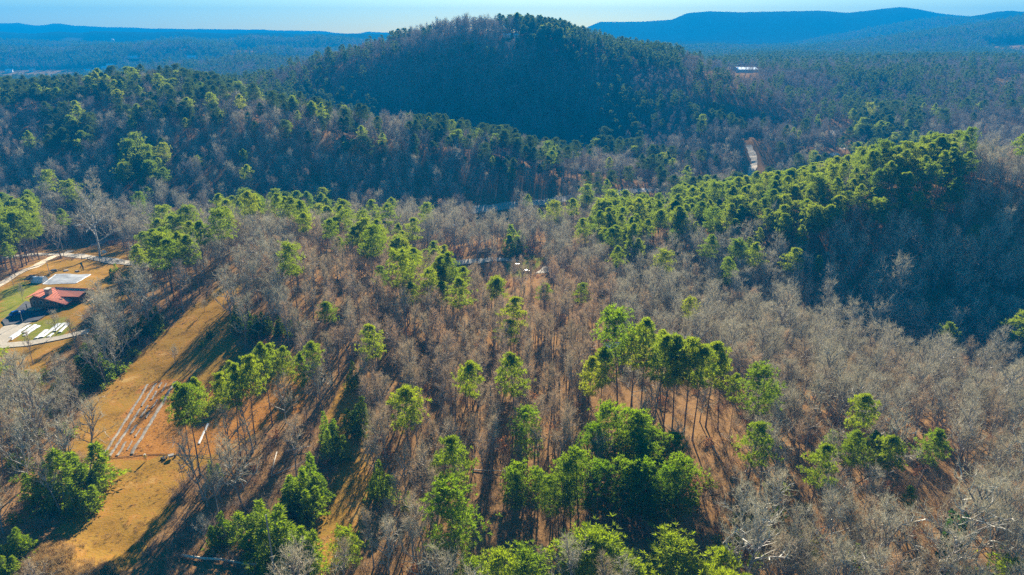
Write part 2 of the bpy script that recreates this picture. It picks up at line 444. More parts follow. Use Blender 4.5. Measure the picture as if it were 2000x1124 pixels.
def road_dist(x, y):
    best = np.full(len(x), 1e9)
    for pl, half in ROADS.values():
        for a, b in zip(pl[:-1], pl[1:]):
            ax, ay, bx, by = a.x, a.y, b.x, b.y
            L2 = (bx - ax) ** 2 + (by - ay) ** 2 + 1e-9
            t = np.clip(((x - ax) * (bx - ax) + (y - ay) * (by - ay)) / L2, 0, 1)
            best = np.minimum(best, np.hypot(x - ax - t * (bx - ax), y - ay - t * (by - ay)) - half)
    return best

# ------------------------------------------------------------------ the ground sheet
def grade(start, stop, lo, k):
    out = [start]
    while out[-1] < stop: out.append(out[-1] + max(lo, k * abs(out[-1])))
    return np.array(out)
ys = np.concatenate([np.arange(-240, 60, 12.0), grade(60, 5200, 2.4, 0.013)])
xp = grade(1.2, 4700, 2.4, 0.015)
xs = np.concatenate([-xp[::-1], xp])
XX, YY = np.meshgrid(xs, ys)
fx, fy = XX.ravel(), YY.ravel()
fz = ground(fx, fy)
nx, ny = len(xs), len(ys)
idx = np.arange(nx * ny).reshape(ny, nx)
quads = np.stack([idx[:-1, :-1], idx[:-1, 1:], idx[1:, 1:], idx[1:, :-1]], -1).reshape(-1, 4)
me = bpy.data.meshes.new('ground')
me.vertices.add(nx * ny); me.vertices.foreach_set('co', np.stack([fx, fy, fz], -1).astype(np.float32).ravel())
me.loops.add(len(quads) * 4); me.loops.foreach_set('vertex_index', quads.ravel().astype(np.int32))
me.polygons.add(len(quads)); me.polygons.foreach_set('loop_start', np.arange(0, len(quads) * 4, 4, dtype=np.int32))
me.polygons.foreach_set('use_smooth', np.ones(len(quads), bool))
me.update(); me.validate()
gpx, gpy, gd = project(fx, fy, fz)
front = (fy > 40) & (fy < 420)
def paint(name, polys, cond=None):
    wgt = np.zeros(len(fx), np.float32)
    for p in polys: wgt[in_poly(gpx, gpy, p) & (front if cond is None else cond)] = 1
    a = me.attributes.new(name, 'FLOAT', 'POINT'); a.data.foreach_set('value', wgt); return wgt
paint('plot', [PLOT])
paint('lawn', [LAWN, LAWN2, VALLEYLAWN] )
fieldw = np.zeros(len(fx), np.float32)
for p in (FIELD, TRACK, YARD, YARD2): fieldw[in_poly(gpx, gpy, p) & front] = 1
for p, lo, hi in ((FARFIELD, 1715, 2000), (EASTFIELD, 1200, 2600), (EASTFIELD2, 500, 1000)):
    fieldw[in_poly(gpx, gpy, p) & (fy > lo) & (fy < hi)] = 1
a = me.attributes.new('field', 'FLOAT', 'POINT'); a.data.foreach_set('value', fieldw)
for (fxp, fyp, wx, wy) in ((235,82,34,2.2),(275,84,20,1.5),(475,101,30,3.0),(120,96,22,1.6),(330,112,12,1.6),(560,90,26,1.6),(640,86,30,1.4),(150,77,30,1.2),(690,96,14,1.2)):
    fieldw[(((gpx - fxp) / wx) ** 2 + ((gpy - fyp) / wy) ** 2 < 1) & (fy > 1900) & (fy < 4800)] = .9       # pale fields in the far valley, some added to lighten it as haze would
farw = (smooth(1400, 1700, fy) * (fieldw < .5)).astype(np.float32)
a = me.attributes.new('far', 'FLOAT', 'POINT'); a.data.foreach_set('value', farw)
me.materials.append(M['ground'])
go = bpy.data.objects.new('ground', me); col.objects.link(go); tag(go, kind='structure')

# ------------------------------------------------------------------ roads
M['gravel'] = mat('pale_gravel', (.40,.335,.245), .95, .25, 2.0)
M['dirt'] = mat('pale_dirt', (.56,.43,.29), .95, .3, 1.2)
M['asphalt'] = mat('grey_asphalt', (.20,.19,.18), .9, .15, 1.0)
M['darkasphalt'] = mat('dark_asphalt', (.055,.055,.058), .85, .2, 1.0)
def ribbon(name, pl, half, m_, lift=0.12):
    pts = []
    for a, b in zip(pl[:-1], pl[1:]):
        n = max(1, int((b - a).length / 3)); pts += [a.lerp(b, i / n) for i in range(n)]
    pts.append(pl[-1])
    for _ in range(3):
        pts = [pts[0]] + [(pts[i - 1] + pts[i] * 2 + pts[i + 1]) / 4 for i in range(1, len(pts) - 1)] + [pts[-1]]
    v, f = [], []
    K = 5
    for i, p in enumerate(pts):
        d = (pts[min(i + 1, len(pts) - 1)] - pts[max(i - 1, 0)]); d.z = 0; d.normalize(); s = Vector((d.y, -d.x, 0))
        hw = half * (1 + 0.12 * math.sin(i * .9) + .08 * math.sin(i * 2.3))
        for k in range(K):
            q = p + s * hw * (2 * k / (K - 1) - 1); v.append((q.x, q.y, gz(q.x, q.y) + lift))
    for i in range(len(pts) - 1):
        for k in range(K - 1):
            f.append((i * K + k, i * K + k + 1, (i + 1) * K + k + 1, (i + 1) * K + k))
    me = bpy.data.meshes.new(name); me.from_pydata(v, [], f); me.materials.append(m_)
    o = bpy.data.objects.new(name, me); col.objects.link(o); tag(o, kind='structure'); return o
RM = {'lane': 'dirt', 'county_road': 'gravel', 'creek_road': 'asphalt', 'valley_road': 'gravel', 'village_lane': 'gravel', 'hill_track': 'dirt', 'east_drive': 'dirt', 'gravel_drive': 'gravel', 'drive_spur': 'gravel'}
for k, (pl, half) in ROADS.items():
    ribbon(k, pl, half, M[RM[k]], 0.16 if k != 'drive_spur' else 0.22)
def patch(name, pix, m_, lift=0.1, kind='structure'):
    """flat-ish polygon draped on the ground"""
    P = [at(*p) for p in pix]; bm = bmesh.new()
    bm.faces.new([bm.verts.new(p) for p in P])
    bmesh.ops.triangulate(bm, faces=bm.faces[:])
    for _ in range(4):
        bmesh.ops.subdivide_edges(bm, edges=[e for e in bm.edges if e.calc_length() > 2.5], cuts=1, use_grid_fill=True)
        bmesh.ops.triangulate(bm, faces=bm.faces[:])
    for v in bm.verts: v.co.z = gz(v.co.x, v.co.y) + lift
    me = bpy.data.meshes.new(name); bm.to_mesh(me); bm.free(); me.materials.append(m_)
    o = bpy.data.objects.new(name, me); col.objects.link(o)
    if kind: tag(o, kind=kind)
    return o
patch('parking_area', [(4,628),(10,637),(40,632),(75,627),(110,604),(100,596),(50,590),(34,604)], M['darkasphalt'], 0.30)

# ------------------------------------------------------------------ tree prototypes
def rdir(up=0.0, spread=1.0):
    v = Vector((rnd.gauss(0, spread), rnd.gauss(0, spread), rnd.gauss(0, spread) + up)); return v.normalized()
def bend(p, d, ln, n, wob, lift=0.0):
    pts = [p.copy()]; d = d.copy()
    for i in range(n):
        d = (d + Vector((rnd.gauss(0, wob), rnd.gauss(0, wob), rnd.gauss(0, wob) + lift))).normalized()
        pts.append(pts[-1] + d * ln / n)
    return pts

def bare_tree(H, fork, spreadw, n1, n2, n3, n4, tw=0.05, seg=True):
    """-> (trunk MB, crown MB): trunk with limbs, and the branchwork with twigs"""
    tk, cr = MB(), MB()
    r0 = H * 0.0125
    top = H * rnd.uniform(.80, .9)
    tp = bend(Vector((0, 0, -.4)), Vector((rnd.gauss(0, .03), rnd.gauss(0, .03), 1)), top, 7, .05, .05)
    tr = [r0 * (1.25 if i == 0 else 1 - .85 * i / 7) for i in range(8)]
    tk.tube(tp, tr, 5)
    def along(pts, t):
        k = t * (len(pts) - 1); i = min(int(k), len(pts) - 2); return pts[i].lerp(pts[i + 1], k - i), (pts[i + 1] - pts[i]).normalized()
    for i in range(n1):
        t = fork + (1 - fork) * ((i + rnd.random() * .8) / n1) ** .85
        t = min(t, .99)
        p, d0 = along(tp, t)
        th = i * 2.4 + rnd.gauss(0, .35)
        out = Vector((math.cos(th), math.sin(th), 0))
        el = R(rnd.uniform(28, 55) + 22 * (t - fork) / (1 - fork))
        d = out * math.cos(el) + Vector((0, 0, 1)) * math.sin(el)
        ln = spreadw * (1.08 - .62 * ((t - fork) / (1 - fork))) * rnd.uniform(.75, 1.2)
        pts = bend(p, d, ln, 5, .12, .05)
        rb = max(.05, r0 * .82 * (1 - .5 * t))
        (tk if rb > .05 else cr).tube(pts, [rb * (1 - .8 * k / 5) for k in range(6)], 4)
        for j in range(n2):
            t2 = .25 + .75 * (j + rnd.random()) / n2
            p2, d2 = along(pts, min(t2, .99))
            dd = (d2 * .75 + rdir(.35, .55)).normalized()
            l2 = ln * rnd.uniform(.28, .5) * (1.2 - .5 * t2)
            pt2 = bend(p2, dd, l2, 3, .16, .05)
            cr.tube(pt2, [rb * .6, rb * .5, rb * .34, .02], 3)
            for k in range(n3):
                p3, d3 = along(pt2, min(.99, .2 + .8 * (k + rnd.random()) / n3))
                d3 = (d3 * .8 + rdir(.35, .5)).normalized(); l3 = rnd.uniform(.7, 1.5) * (.6 + H / 40)
                cr.sliver(p3, d3, l3, tw * 1.3, 1)
                for q in range(n4):
                    f = rnd.uniform(.25, .95)
                    d4 = (d3 * .9 + rdir(.25, .5)).normalized()
                    cr.sliver(p3 + d3 * l3 * f, d4, rnd.uniform(.5, 1.1) * (.6 + H / 40), tw, 1)
    return tk, cr

def tuft(mb, p, d, n, ln, wd):
    for _ in range(n):
        v = (d * .9 + rdir(.15, .75)).normalized()
        mb.leaf(p, v, ln * rnd.uniform(.7, 1.25), wd)

def pine(H, base, width, nb, nt_, nl, kind='flat', ln=.55, wd=.17):
    """tall bare trunk, crown above base*H; kind 'flat' = layered pads, 'round' = full rounded head"""
    tk, cr = MB(), MB()
    r0 = H * .0095
    tp = bend(Vector((0, 0, -.4)), Vector((rnd.gauss(0, .025), rnd.gauss(0, .025), 1)), H * .97, 8, .025, .05)
    tk.tube(tp, [r0 * (1.25 if i == 0 else 1 - .9 * i / 8) for i in range(9)], 6)
    def along(t):
        k = t * 8; i = min(int(k), 7); return tp[i].lerp(tp[i + 1], k - i)
    for i in range(rnd.randint(4, 8)):             # dead stubs on the clean trunk
        t = rnd.uniform(.35, base); th = rnd.uniform(0, 6.28)
        tk.tube([along(t), along(t) + Vector((math.cos(th), math.sin(th), rnd.uniform(-.1, .4))) * rnd.uniform(.6, 1.8)], [.035, .012], 3)
    for i in range(nb):
        u = (i + rnd.random() * .6) / nb; t = base + (1 - base) * u
        p = along(min(t, .995)); th = i * 2.399 + rnd.gauss(0, .3)
        if kind == 'flat': prof = (1 - u) ** .55 * (.45 + .55 * min(1, u * 5))
        elif kind == 'round': prof = math.sqrt(max(.02, 1 - (1.7 * u - .75) ** 2)) if u > .0 else .5
        else: prof = (1 - u) ** .8
        L_ = width * max(.13, prof) * rnd.uniform(.65, 1.25)
        el = R(rnd.uniform(-4, 20) + 45 * u * u)
        d = Vector((math.cos(th) * math.cos(el), math.sin(th) * math.cos(el), math.sin(el)))
        pts = bend(p, d, L_, 4, .10, .06)
        rb = max(.02, .07 * (1 - u))
        tk.tube(pts, [rb, rb * .8, rb * .6, rb * .4, .01], 3)
        for k in range(nt_):
            f = rnd.uniform(.35, 1.0) ** .8; kk = f * 4; q = min(int(kk), 3)
            pp = pts[q].lerp(pts[q + 1], kk - q)
            off = Vector((rnd.gauss(0, 1), rnd.gauss(0, 1), rnd.gauss(.25, .28))) * (.17 * L_ + .18)
            dd = (off.normalized() * .7 + d * .6 + Vector((0, 0, .35))).normalized()
            tuft(cr, pp + off, dd, nl, ln, wd)
    tuft(cr, along(.995), Vector((0, 0, 1)), nl * 2, ln * 1.2, wd)
    return tk, cr

def bushy(H, width, n, nl, ln=.5, wd=.11):
    """evergreen clothed to the ground: several leaders of unequal height, each an uneven cone of sprays"""
    tk, cr = MB(), MB()
    leaders = [(0, 0, 1.0)] + [(rnd.gauss(0, .42) * width, rnd.gauss(0, .42) * width, rnd.uniform(.45, .85)) for _ in range(rnd.randint(3, 5))]
    tot = sum(h for _, _, h in leaders)
    for (lx, ly, lh) in leaders:
        h_ = H * lh; wl = width * (.45 + .35 * lh)
        tk.tube(bend(Vector((lx * .5, ly * .5, -.3)), Vector((lx * .06, ly * .06, 1)), h_ * .95, 5, .04, .05), [h_ * .014 * (1 - .9 * i / 5) for i in range(6)], 5)
        k = int(n * lh / tot)
        for i in range(k):
            u = rnd.random() ** 1.2; th = rnd.uniform(0, 6.28)
            rr = wl * max(.06, (1 - u) ** .85) * (.65 + .35 * math.sin(th * 3 + u * 9 + lx * 5)) * rnd.uniform(.3, 1.0) ** .5
            p = Vector((lx + math.cos(th) * rr, ly + math.sin(th) * rr, .2 + u * h_ * .97))
            tuft(cr, p, Vector((math.cos(th), math.sin(th), .75)).normalized(), nl, ln, wd)
    return tk, cr

def shrub(H, n, leafy=0):
    """many thin stems from the ground"""
    st, lf = MB(), MB()
    for i in range(n):
        th = rnd.uniform(0, 6.28); el = R(rnd.uniform(35, 85))
        d = Vector((math.cos(th) * math.cos(el), math.sin(th) * math.cos(el), math.sin(el)))
        p = Vector((rnd.gauss(0, .35), rnd.gauss(0, .35), -.1)) * H * .5; p.z = -.1
        ln = H * rnd.uniform(.6, 1.1)
        pts = bend(p, d, ln, 3, .15, .05)
        st.tube(pts, [.028, .022, .016, .008], 3)
        for k in range(7):
            q = pts[rnd.randint(1, 3)]; st.sliver(q - d * rnd.uniform(0, .3) * ln, (d * .7 + rdir(.3, .6)).normalized(), ln * rnd.uniform(.25, .5), .035)
        for k in range(leafy):
            q = pts[rnd.randint(1, 3)]; tuft(lf, q - d * rnd.uniform(0, .3) * ln + rdir() * .2, (d + rdir(0, .6)).normalized(), 4, .3, .18)
    return st, lf

def proto(pair, tname, mats):
    return pair[0].mesh(tname + '_trunk', [mats[0]]), pair[1].mesh(tname + '_crown', list(mats[1:]))
BARE_SLIM = [proto(bare_tree(rnd.uniform(16, 19), .45, rnd.uniform(2.8, 3.6), 14, 5, 4, 2, .046), 'slim_bare', (M['bark'], M['branch'], M['twig'])) for _ in range(6)]
BARE_BROAD = [proto(bare_tree(rnd.uniform(16, 19), .26, rnd.uniform(5.4, 6.6), 16, 6, 4, 3, .043), 'broad_bare', (M['bark'], M['branch'], M['greytwig'])) for _ in range(6)]
BARE_PALE = [proto(bare_tree(rnd.uniform(18, 20), .22, rnd.uniform(5.0, 6.2), 17, 6, 4, 3, .05), 'pale_bare', (M['limb'], M['limb'], M['greytwig'])) for _ in range(2)]
PINE_FLAT = [proto(pine(22, rnd.uniform(.52, .66), rnd.uniform(4.0, 4.9), 27, 18, 14, 'flat', .68, .105), 'tall_pine', (M['pinebark'], M['needle'])) for _ in range(4)]
PINE_ROUND = [proto(pine(22, rnd.uniform(.45, .58), rnd.uniform(3.9, 4.6), 36, 18, 13, 'round', .70, .11), 'round_pine', (M['pinebark'], M['needle'])) for _ in range(3)]
PINE_DEEP = [proto(pine(22, rnd.uniform(.24, .32), rnd.uniform(3.9, 4.6), 42, 17, 13, 'round', .74, .12), 'deep_pine', (M['pinebark'], M['deep'])) for _ in range(3)]
PINE_YOUNG = [proto(pine(12, .2, 3.6, 34, 16, 13, 'round', .65, .11), 'young_pine', (M['pinebark'], M['lime'])) for _ in range(3)]
CEDARS = [proto(bushy(9, rnd.uniform(2.6, 3.2), 640, 11), 'cedar', (M['bark'], M['cedar'])) for _ in range(5)]
print('protos', len(BARE_SLIM[0][1].polygons), len(BARE_BROAD[0][1].polygons), len(PINE_FLAT[0][1].polygons), len(CEDARS[0][1].polygons))

# far, coarse versions (one mesh each) for the woods beyond
def low(pair, mats, name):
    a, b_ = pair; off = len(a.v); a.v += b_.v; a.f += [tuple(i + off for i in f) for f in b_.f]; a.m = [0] * (len(a.f) - len(b_.f)) + [1] * len(b_.f)
    return a.mesh(name, mats)
LOW_BARE = [low(bare_tree(17, .35, 4.2, 9, 3, 3, 2, .17), [M['bark'], M['shadetwig']], 'far_bare_tree') for _ in range(3)]
LOW_PINE = [low(pine(21, .42, 3.6, 13, 6, 5, k, 1.3, .55), [M['pinebark'], M['shadeneedle']], 'far_pine_tree') for k in ('flat', 'round', 'flat')]
SHRUBS = [low(shrub(h_, n_, 0), [M['brush'], M['brush']], 'bare_shrub') for h_, n_ in ((2.2, 16), (1.6, 14), (3.0, 20), (2.6, 16))]
RUSTY = [low(shrub(2.4, 12, 6), [M['brush'], M['rust']], 'rusty_shrub') for _ in range(2)]
GREENB = [low(shrub(2.4, 14, 8), [M['brush'], M['cedar']], 'green_shrub') for _ in range(2)]

# ------------------------------------------------------------------ where trees stand
def jitter_grid(x0, x1, y0, y1, s):
    gx, gy = np.meshgrid(np.arange(x0, x1, s), np.arange(y0, y1, s))
    gx = gx.ravel() + rng.uniform(-.46, .46, gx.size) * s; gy = gy.ravel() + rng.uniform(-.46, .46, gy.size) * s
    return gx, gy
OPEN = [FIELD, PLOT, TRACK, YARD, YARD2, VALLEYLAWN]
PINE_ZONES = [   # (polygon at crown height in the photograph, share of pines)
    ([(430,440),(420,400),(540,375),(660,390),(760,425),(890,480),(980,560),(960,640),(860,600),(760,530),(660,470),(540,440)], .20),
    ([(1120,445),(1240,370),(1450,360),(1560,315),(1720,285),(1880,275),(1905,310),(1880,400),(1780,415),(1650,425),(1600,490),(1480,500),(1400,450),(1200,470)], .76),
    ([(1180,470),(1300,440),(1600,470),(1640,520),(1480,560),(1300,520)], .12),
    ([(600,210),(660,225),(850,220),(960,255),(1105,280),(1100,330),(960,330),(850,310),(700,300),(640,260)], .36),
    ([(200,140),(300,122),(400,138),(450,170),(430,235),(330,245),(230,225),(190,180)], .45),
    ([(0,148),(200,138),(200,190),(0,200)], .5),
    ([(400,140),(560,150),(640,120),(700,180),(620,230),(520,200),(430,190)], .4),
    ([(80,225),(175,215),(185,285),(90,295)], .85),
    ([(225,275),(320,280),(325,360),(235,350)], .75),
    ([(-100,395),(62,398),(75,470),(60,530),(-100,540)], .95),
    ([(970,30),(1060,30),(1160,60),(1330,100),(1330,135),(1160,110),(970,80)], .8),
    ([(640,110),(760,80),(830,75),(960,80),(960,260),(700,220)], .22),
    ([(790,10),(968,10),(968,84),(790,84)], .03),
    ([(960,80),(1200,100),(1330,130),(1450,190),(1450,290),(1300,260),(960,270)], .24),
    ([(1640,130),(1800,130),(1800,290),(1640,290)], .42),
    ([(1100,290),(1320,285),(1320,400),(1100,420)], .25),
    ([(300,440),(370,440),(380,540),(290,540)], .55),
]
def pine_share(px, py, y):
    p = np.where(y > 620, .13, .022)
    for poly, s in PINE_ZONES:
        p = np.where(in_poly(px, py, poly), s, p)
    p = np.where((px > 1430) & (py > 520) & (y < 300), .006, p)
    p = np.where(in_poly(px, py, [(640,560),(1160,600),(1180,760),(1130,1124),(700,1124)]) & (y < 260), .02, p)
    return p

X1, Y1 = jitter_grid(-900, 950, 55, 1080, 4.5)
keep = np.abs(X1) < 0.80 * Y1 + 45
X1, Y1 = X1[keep], Y1[keep]
Z1 = ground(X1, Y1)
bx, by, bd = project(X1, Y1, Z1)
cx, cyy, _ = project(X1, Y1, Z1 + 15)
ok = road_dist(X1, Y1) > np.where((Y1 > 380), 4.5, 1.2)
ht = ROADS['hill_track'][0]; e0, e1 = ht[-1], ht[-1] + (ht[-1] - ht[-2]).normalized() * 45
ok &= ~((np.abs(X1 - e0.x - (e1.x - e0.x) * np.clip((Y1 - e0.y) / max(1, e1.y - e0.y), 0, 1)) < 6) & (Y1 > ht[0].y - 5) & (Y1 < e1.y) & (np.abs(X1 - e0.x) < 30))
for p in OPEN: ok &= ~(in_poly(bx, by, p) & (Y1 < 430))
for p, lo, hi in ((EASTFIELD2, 500, 1000),): ok &= ~(in_poly(bx, by, p) & (Y1 > lo) & (Y1 < hi))
# how densely each part of the wood is stocked
dens = np.full(len(X1), .62)
dens = np.where(Y1 > 420, .55, dens)
dens = np.where((bx > 1430) & (by > 560), .72, dens)
SUNNY = [(640,600),(760,560),(960,560),(1160,600),(1190,760),(1130,1000),(980,1124),(760,1124),(720,900),(700,760)]
dens = np.where(in_poly(bx, by, SUNNY), .88, dens)
dens = np.where(in_poly(bx, by, [(1150,700),(1440,740),(1480,1000),(1380,1124),(1130,1124),(1120,900)]), .25, dens)
dens = np.where(in_poly(bx, by, [(1480,880),(1850,880),(1850,1124),(1330,1124),(1350,960)]), .22, dens)
dens = np.where(in_poly(bx, by, [(340,900),(520,850),(640,800),(640,930),(560,1124),(250,1124)]), .24, dens)
dens = np.where(in_poly(bx, by, [(500,960),(640,840),(680,860),(700,1200),(470,1200)]), .05, dens)
dens = np.where(in_poly(bx, by, [(940,960),(1360,960),(1400,1300),(900,1300)]), .10, dens)
dens = np.where(in_poly(bx, by, [(-300,1124),(-300,880),(60,930),(100,1030),(30,1124)]), .2, dens)
dens = np.where((by > 1118) & (bx < 520), .03, dens)
dens = np.where((by > 1110) & (bx > 520) & (bx < 1400), .16, dens)
ok &= rng.random(len(X1)) < dens
X1, Y1, Z1, bx, by, cx, cyy = (q[ok] for q in (X1, Y1, Z1, bx, by, cx, cyy))
is_pine = rng.random(len(X1)) < pine_share(cx, cyy, Y1) * np.where(Y1 > 400, np.clip(1 + .9 * wave(X1, Y1, 92, 95), .15, 1.9), 1)
print('forest trees', len(X1), 'pines', int(is_pine.sum()))

# ------------------------------------------------------------------ region names used in labels
REGIONS = [
    ('on the slope below the hollow behind the tall pine stand', lambda x, y, px, py: (px > 1430) & (py > 600) & (y < 330)),
    ('on the pine-topped spur above the hollow', lambda x, y, px, py: (px > 1130) & (y > 225) & (y < 420)),
    ('in the leaf-strewn wood beside the grass track', lambda x, y, px, py: (px > 700) & (px < 1150) & (y < 190)),
    ('on the sunlit slope in the middle of the wood', lambda x, y, px, py: (px > 640) & (px < 1200) & (y < 260)),
    ('around the tall pine stand in the near wood', lambda x, y, px, py: (px >= 1150) & (px <= 1430) & (y < 230)),
    ('on the wooded knoll beyond the mown clearing', lambda x, y, px, py: (px > 270) & (px < 960) & (y > 190) & (y < 330)),
    ('in the tangle between the garden plot and the grass track', lambda x, y, px, py: (px > 300) & (px < 660) & (y < 190)),
    ('in the tree belt between the red-roofed house and the field', lambda x, y, px, py: (px <= 300) & (y < 300)),
    ('at the near end of the thicket with the ivy-clad tree', lambda x, y, px, py: (px > 1430) & (y < 170)),
    ('along the valley road at the foot of the far spur', lambda x, y, px, py: (y >= 300) & (y < 480)),
]
def region(x, y, px, py):
    for nm, f in REGIONS:
        if f(x, y, px, py): return nm
    return 'in the woods around the clearing'

def plant(name, pr, loc, rz, sc, label, cat, group, lean=(0, 0)):
    o = bpy.data.objects.new(name, None); o.empty_display_size = .5
    o.location = loc; o.rotation_euler = (lean[0], lean[1], rz); o.scale = sc
    tag(o, label, cat, group); col.objects.link(o)
    a = bpy.data.objects.new('trunk', pr[0]); a.parent = o; col.objects.link(a)
    b_ = bpy.data.objects.new('crown', pr[1]); b_.parent = o; col.objects.link(b_)
    return o

# ------------------------------------------------------------------ trees placed one by one: (kind, base pixel, top pixel row, width factor, label)
HERO = []
def hero(kind, px, py, top, wf, label, lean=(0, 0)):
    p = at(px, py); zt = CAM_Z - p.y * math.tan(dep(top)); h = max(2.5, zt - p.z)
    HERO.append((kind, p, h, wf, label, lean))
ROW = 'tall pines leaning over the garden plot'
for px, py, top, wf, lb in (
    (392,932,745,.85,'tallest pine at the corner of the garden plot, forked trunk nearest the person'),
    (378,932,752,.75,'slim pine close against the tallest pine at the garden plot corner'),
    (413,900,738,.7,'thin pine over the white row end of the garden plot'),
    (447,885,722,.7,'tall pine in the plot row with a bare trunk and small crown'),
    (471,897,712,.7,'pine in the plot row with a pale straight trunk'),
    (500,868,688,.8,'pine in the middle of the plot row with a flat olive crown'),
    (470,832,705,.7,'olive pine behind the plot row against orange ground'),
    (532,832,672,.8,'tall flat-crowned pine at the far end of the plot row'),
    (552,805,665,.75,'yellow-green pine at the upper end of the plot row'),
    (572,800,672,.7,'dull green pine beside the dark track edge'),
    (620,800,668,.8,'grey-green pine standing over the track beyond the plot row'),
    (600,830,690,.6,'thin grey-green pine beside the track')):
    hero('flat', px, py, top, wf, (lb, ROW))
STAND = 'tall pine stand in the middle of the near wood'
for px, py, top, wf, lb in (
    (1206,800,612,1.0,'tallest dark round-headed pine rising above the middle stand'),
    (1146,850,690,.8,'slim pine at the near-side end of the middle stand'),
    (1168,838,683,.95,'pine with olive crown apart from the middle stand, trunk clear below'),
    (1232,800,640,.9,'pine with ragged crown just behind the tallest round-headed pine'),
    (1250,820,622,.8,'pale yellow-green pine behind the tallest round-headed pine'),
    (1272,850,650,.95,'pine with wide yellow-green crown in the middle stand'),
    (1295,845,660,.9,'olive pine in the middle stand with twin trunks below'),
    (1312,850,655,.9,'yellow-green pine in the middle stand over pale ground'),
    (1335,852,652,.95,'broad flat pine at the heart of the middle stand'),
    (1352,860,668,.85,'thick-trunked pine in the middle stand, dark bole bending'),
    (1378,835,668,.95,'high flat-crowned pine at the hollow side of the middle stand'),
    (1402,840,690,.85,'lower pine at the hollow end of the middle stand'),
    (1425,850,725,.6,'small grey pine at the last edge of the middle stand'),
    (1290,800,640,.9,'pine at the back of the middle stand, only its crown clear')):
    hero('round' if lb.startswith('tallest dark') else 'flat', px, py, top, wf, (lb, STAND))
DARK = 'deep green pine clump in the near wood'
for px, py, top, wf, lb in ((1030,925,803,1.0,'deep green pine apart on the track side of the dense clump'),(1185,940,788,1.0,'highest deep green pine at the back of the dense clump'),(1213,955,795,1.0,'deep green pine beside the highest one at the back of the clump'),
    (1250,960,815,.9,'narrow deep green pine at the back of the clump, hollow side'),(1275,965,845,1.05,'wide deep green pine at the back of the clump under the middle stand'),(1300,970,850,1.05,'backmost deep green pine on the hollow side of the clump'),
    (1160,960,835,.95,'deep green pine just below the highest one in the clump'),(1020,1010,905,.9,'deep green pine at the track end of the front of the clump'),(1000,1020,915,.8,'outermost front deep green pine, nearest the lone pine'),
    (1050,1015,915,.85,'front deep green pine third from the track end of the clump'),(1100,1020,893,.95,'tall front deep green pine left of the clump centre'),(1130,1025,885,1.0,'tallest front deep green pine near the clump centre'),
    (1165,1030,900,1.05,'broad front deep green pine at the clump centre'),(1245,1040,905,1.05,'front deep green pine right of the clump centre'),(1285,1045,912,1.1,'widest front deep green pine, hollow side of the clump'),
    (1320,1030,890,1.0,'last front deep green pine before the dark shade'),(1210,1030,895,.95,'front deep green pine between the two broad ones'),(1075,1030,935,.8,'lowest front deep green pine of the clump'),
    (1265,1000,870,1.0,'deep green pine in the thick of the clump, hollow side'),(1230,985,850,1.0,'deep green pine in the thick of the clump centre')):
    hero('deep', px, py, top, wf, (lb, DARK))
hero('deep', 890, 1112, 945, 1.15, ('large lone green pine beside the grass track, grey boughs showing', None))
for px, py, top, wf, lb in ((1170,1165,1048,1.5,'yellow-green pine below the deep green clump, tip near the frame edge'),(1130,1170,1052,1.3,'narrow yellow-green pine beside the wider one below the deep green clump'),
    (1310,1170,1062,1.5,'wide yellow-green pine below the dark shade of the clump'),(1030,1185,1090,1.4,'low yellow-green pine top at the frame edge below the clump'),
    (1225,1190,1095,1.4,'yellow-green pine top between the two larger ones at the frame edge'),(930,1185,1095,1.2,'small light green pine top at the frame edge below the lone pine'),
    (970,1190,1092,1.2,'light green pine top beside the small one at the frame edge'),(1960,1190,1100,1.5,'bright green pine top at the frame corner beyond the ivy-clad tree'),
    (682,1120,1040,1.0,'small pine with a thin trunk at the near end of the grass track'),(1395,1185,1085,1.0,'dull olive pine top at the frame edge beside the thicket')):
    hero('young' if top > 1035 else 'flat', px, py, top, wf, (lb, None))
EV = 'bushy evergreens lining the grass track'
for px, py, top, wf, lb in ((520,1075,978,1.25,'broad dark bushy evergreen next to the grey utility pole'),(560,1110,990,1.35,'large bright bushy evergreen at the near end of the track line'),(598,1120,1030,1.2,'yellowish bushy evergreen with bare stems over the grass patch'),
    (575,1010,930,1.2,'bright bushy evergreen halfway along the track line'),(600,1000,918,1.1,'rounded bright evergreen by the sunlit grass patch'),(612,965,885,1.1,'slender bright evergreen beside the dark part of the track'),
    (645,905,840,1.0,'bright evergreen where the track turns dark'),(638,870,805,.8,'pointed evergreen at the far end of the track line'),(745,975,900,.9,'light green evergreen across the track from the bushy line'),
    (735,940,905,.8,'small evergreen across the track behind the light green one'),(712,850,775,1.0,'dark cedar column beside the shaded track'),(692,760,705,.9,'dim green cedar at the upper end of the track'),
    (800,1000,960,.7,'dull low evergreen among the bare trees beyond the track'),(440,1060,1000,1.1,'mid green bushy pine in the tangle below the plot'),(415,940,900,.9,'olive pine sapling under the garden plot corner pines'),
    (850,940,890,.6,'yellow-green sapling among bare trees beyond the track')):
    hero('cedar', px, py, top, wf, (lb, EV))
for px, py, top, wf, lb in ((130,985,880,1.5,'biggest bright green bushy evergreen at the field side'),(165,960,900,1.3,'bright green bushy evergreen bulging over the field grass'),(100,965,905,1.2,'darker bushy evergreen on the belt side of the big one'),
    (150,1005,935,1.1,'low bushy evergreen in front of the biggest one'),(45,1085,1032,1.3,'round bright evergreen below the field belt'),(12,1100,1065,1.2,'evergreen at the frame corner beside the brush mounds'),(15,1130,1085,1.1,'small evergreen at the bottom frame corner')):
    hero('cedar', px, py, top, wf, (lb, 'bright bushy evergreens beside the field'))
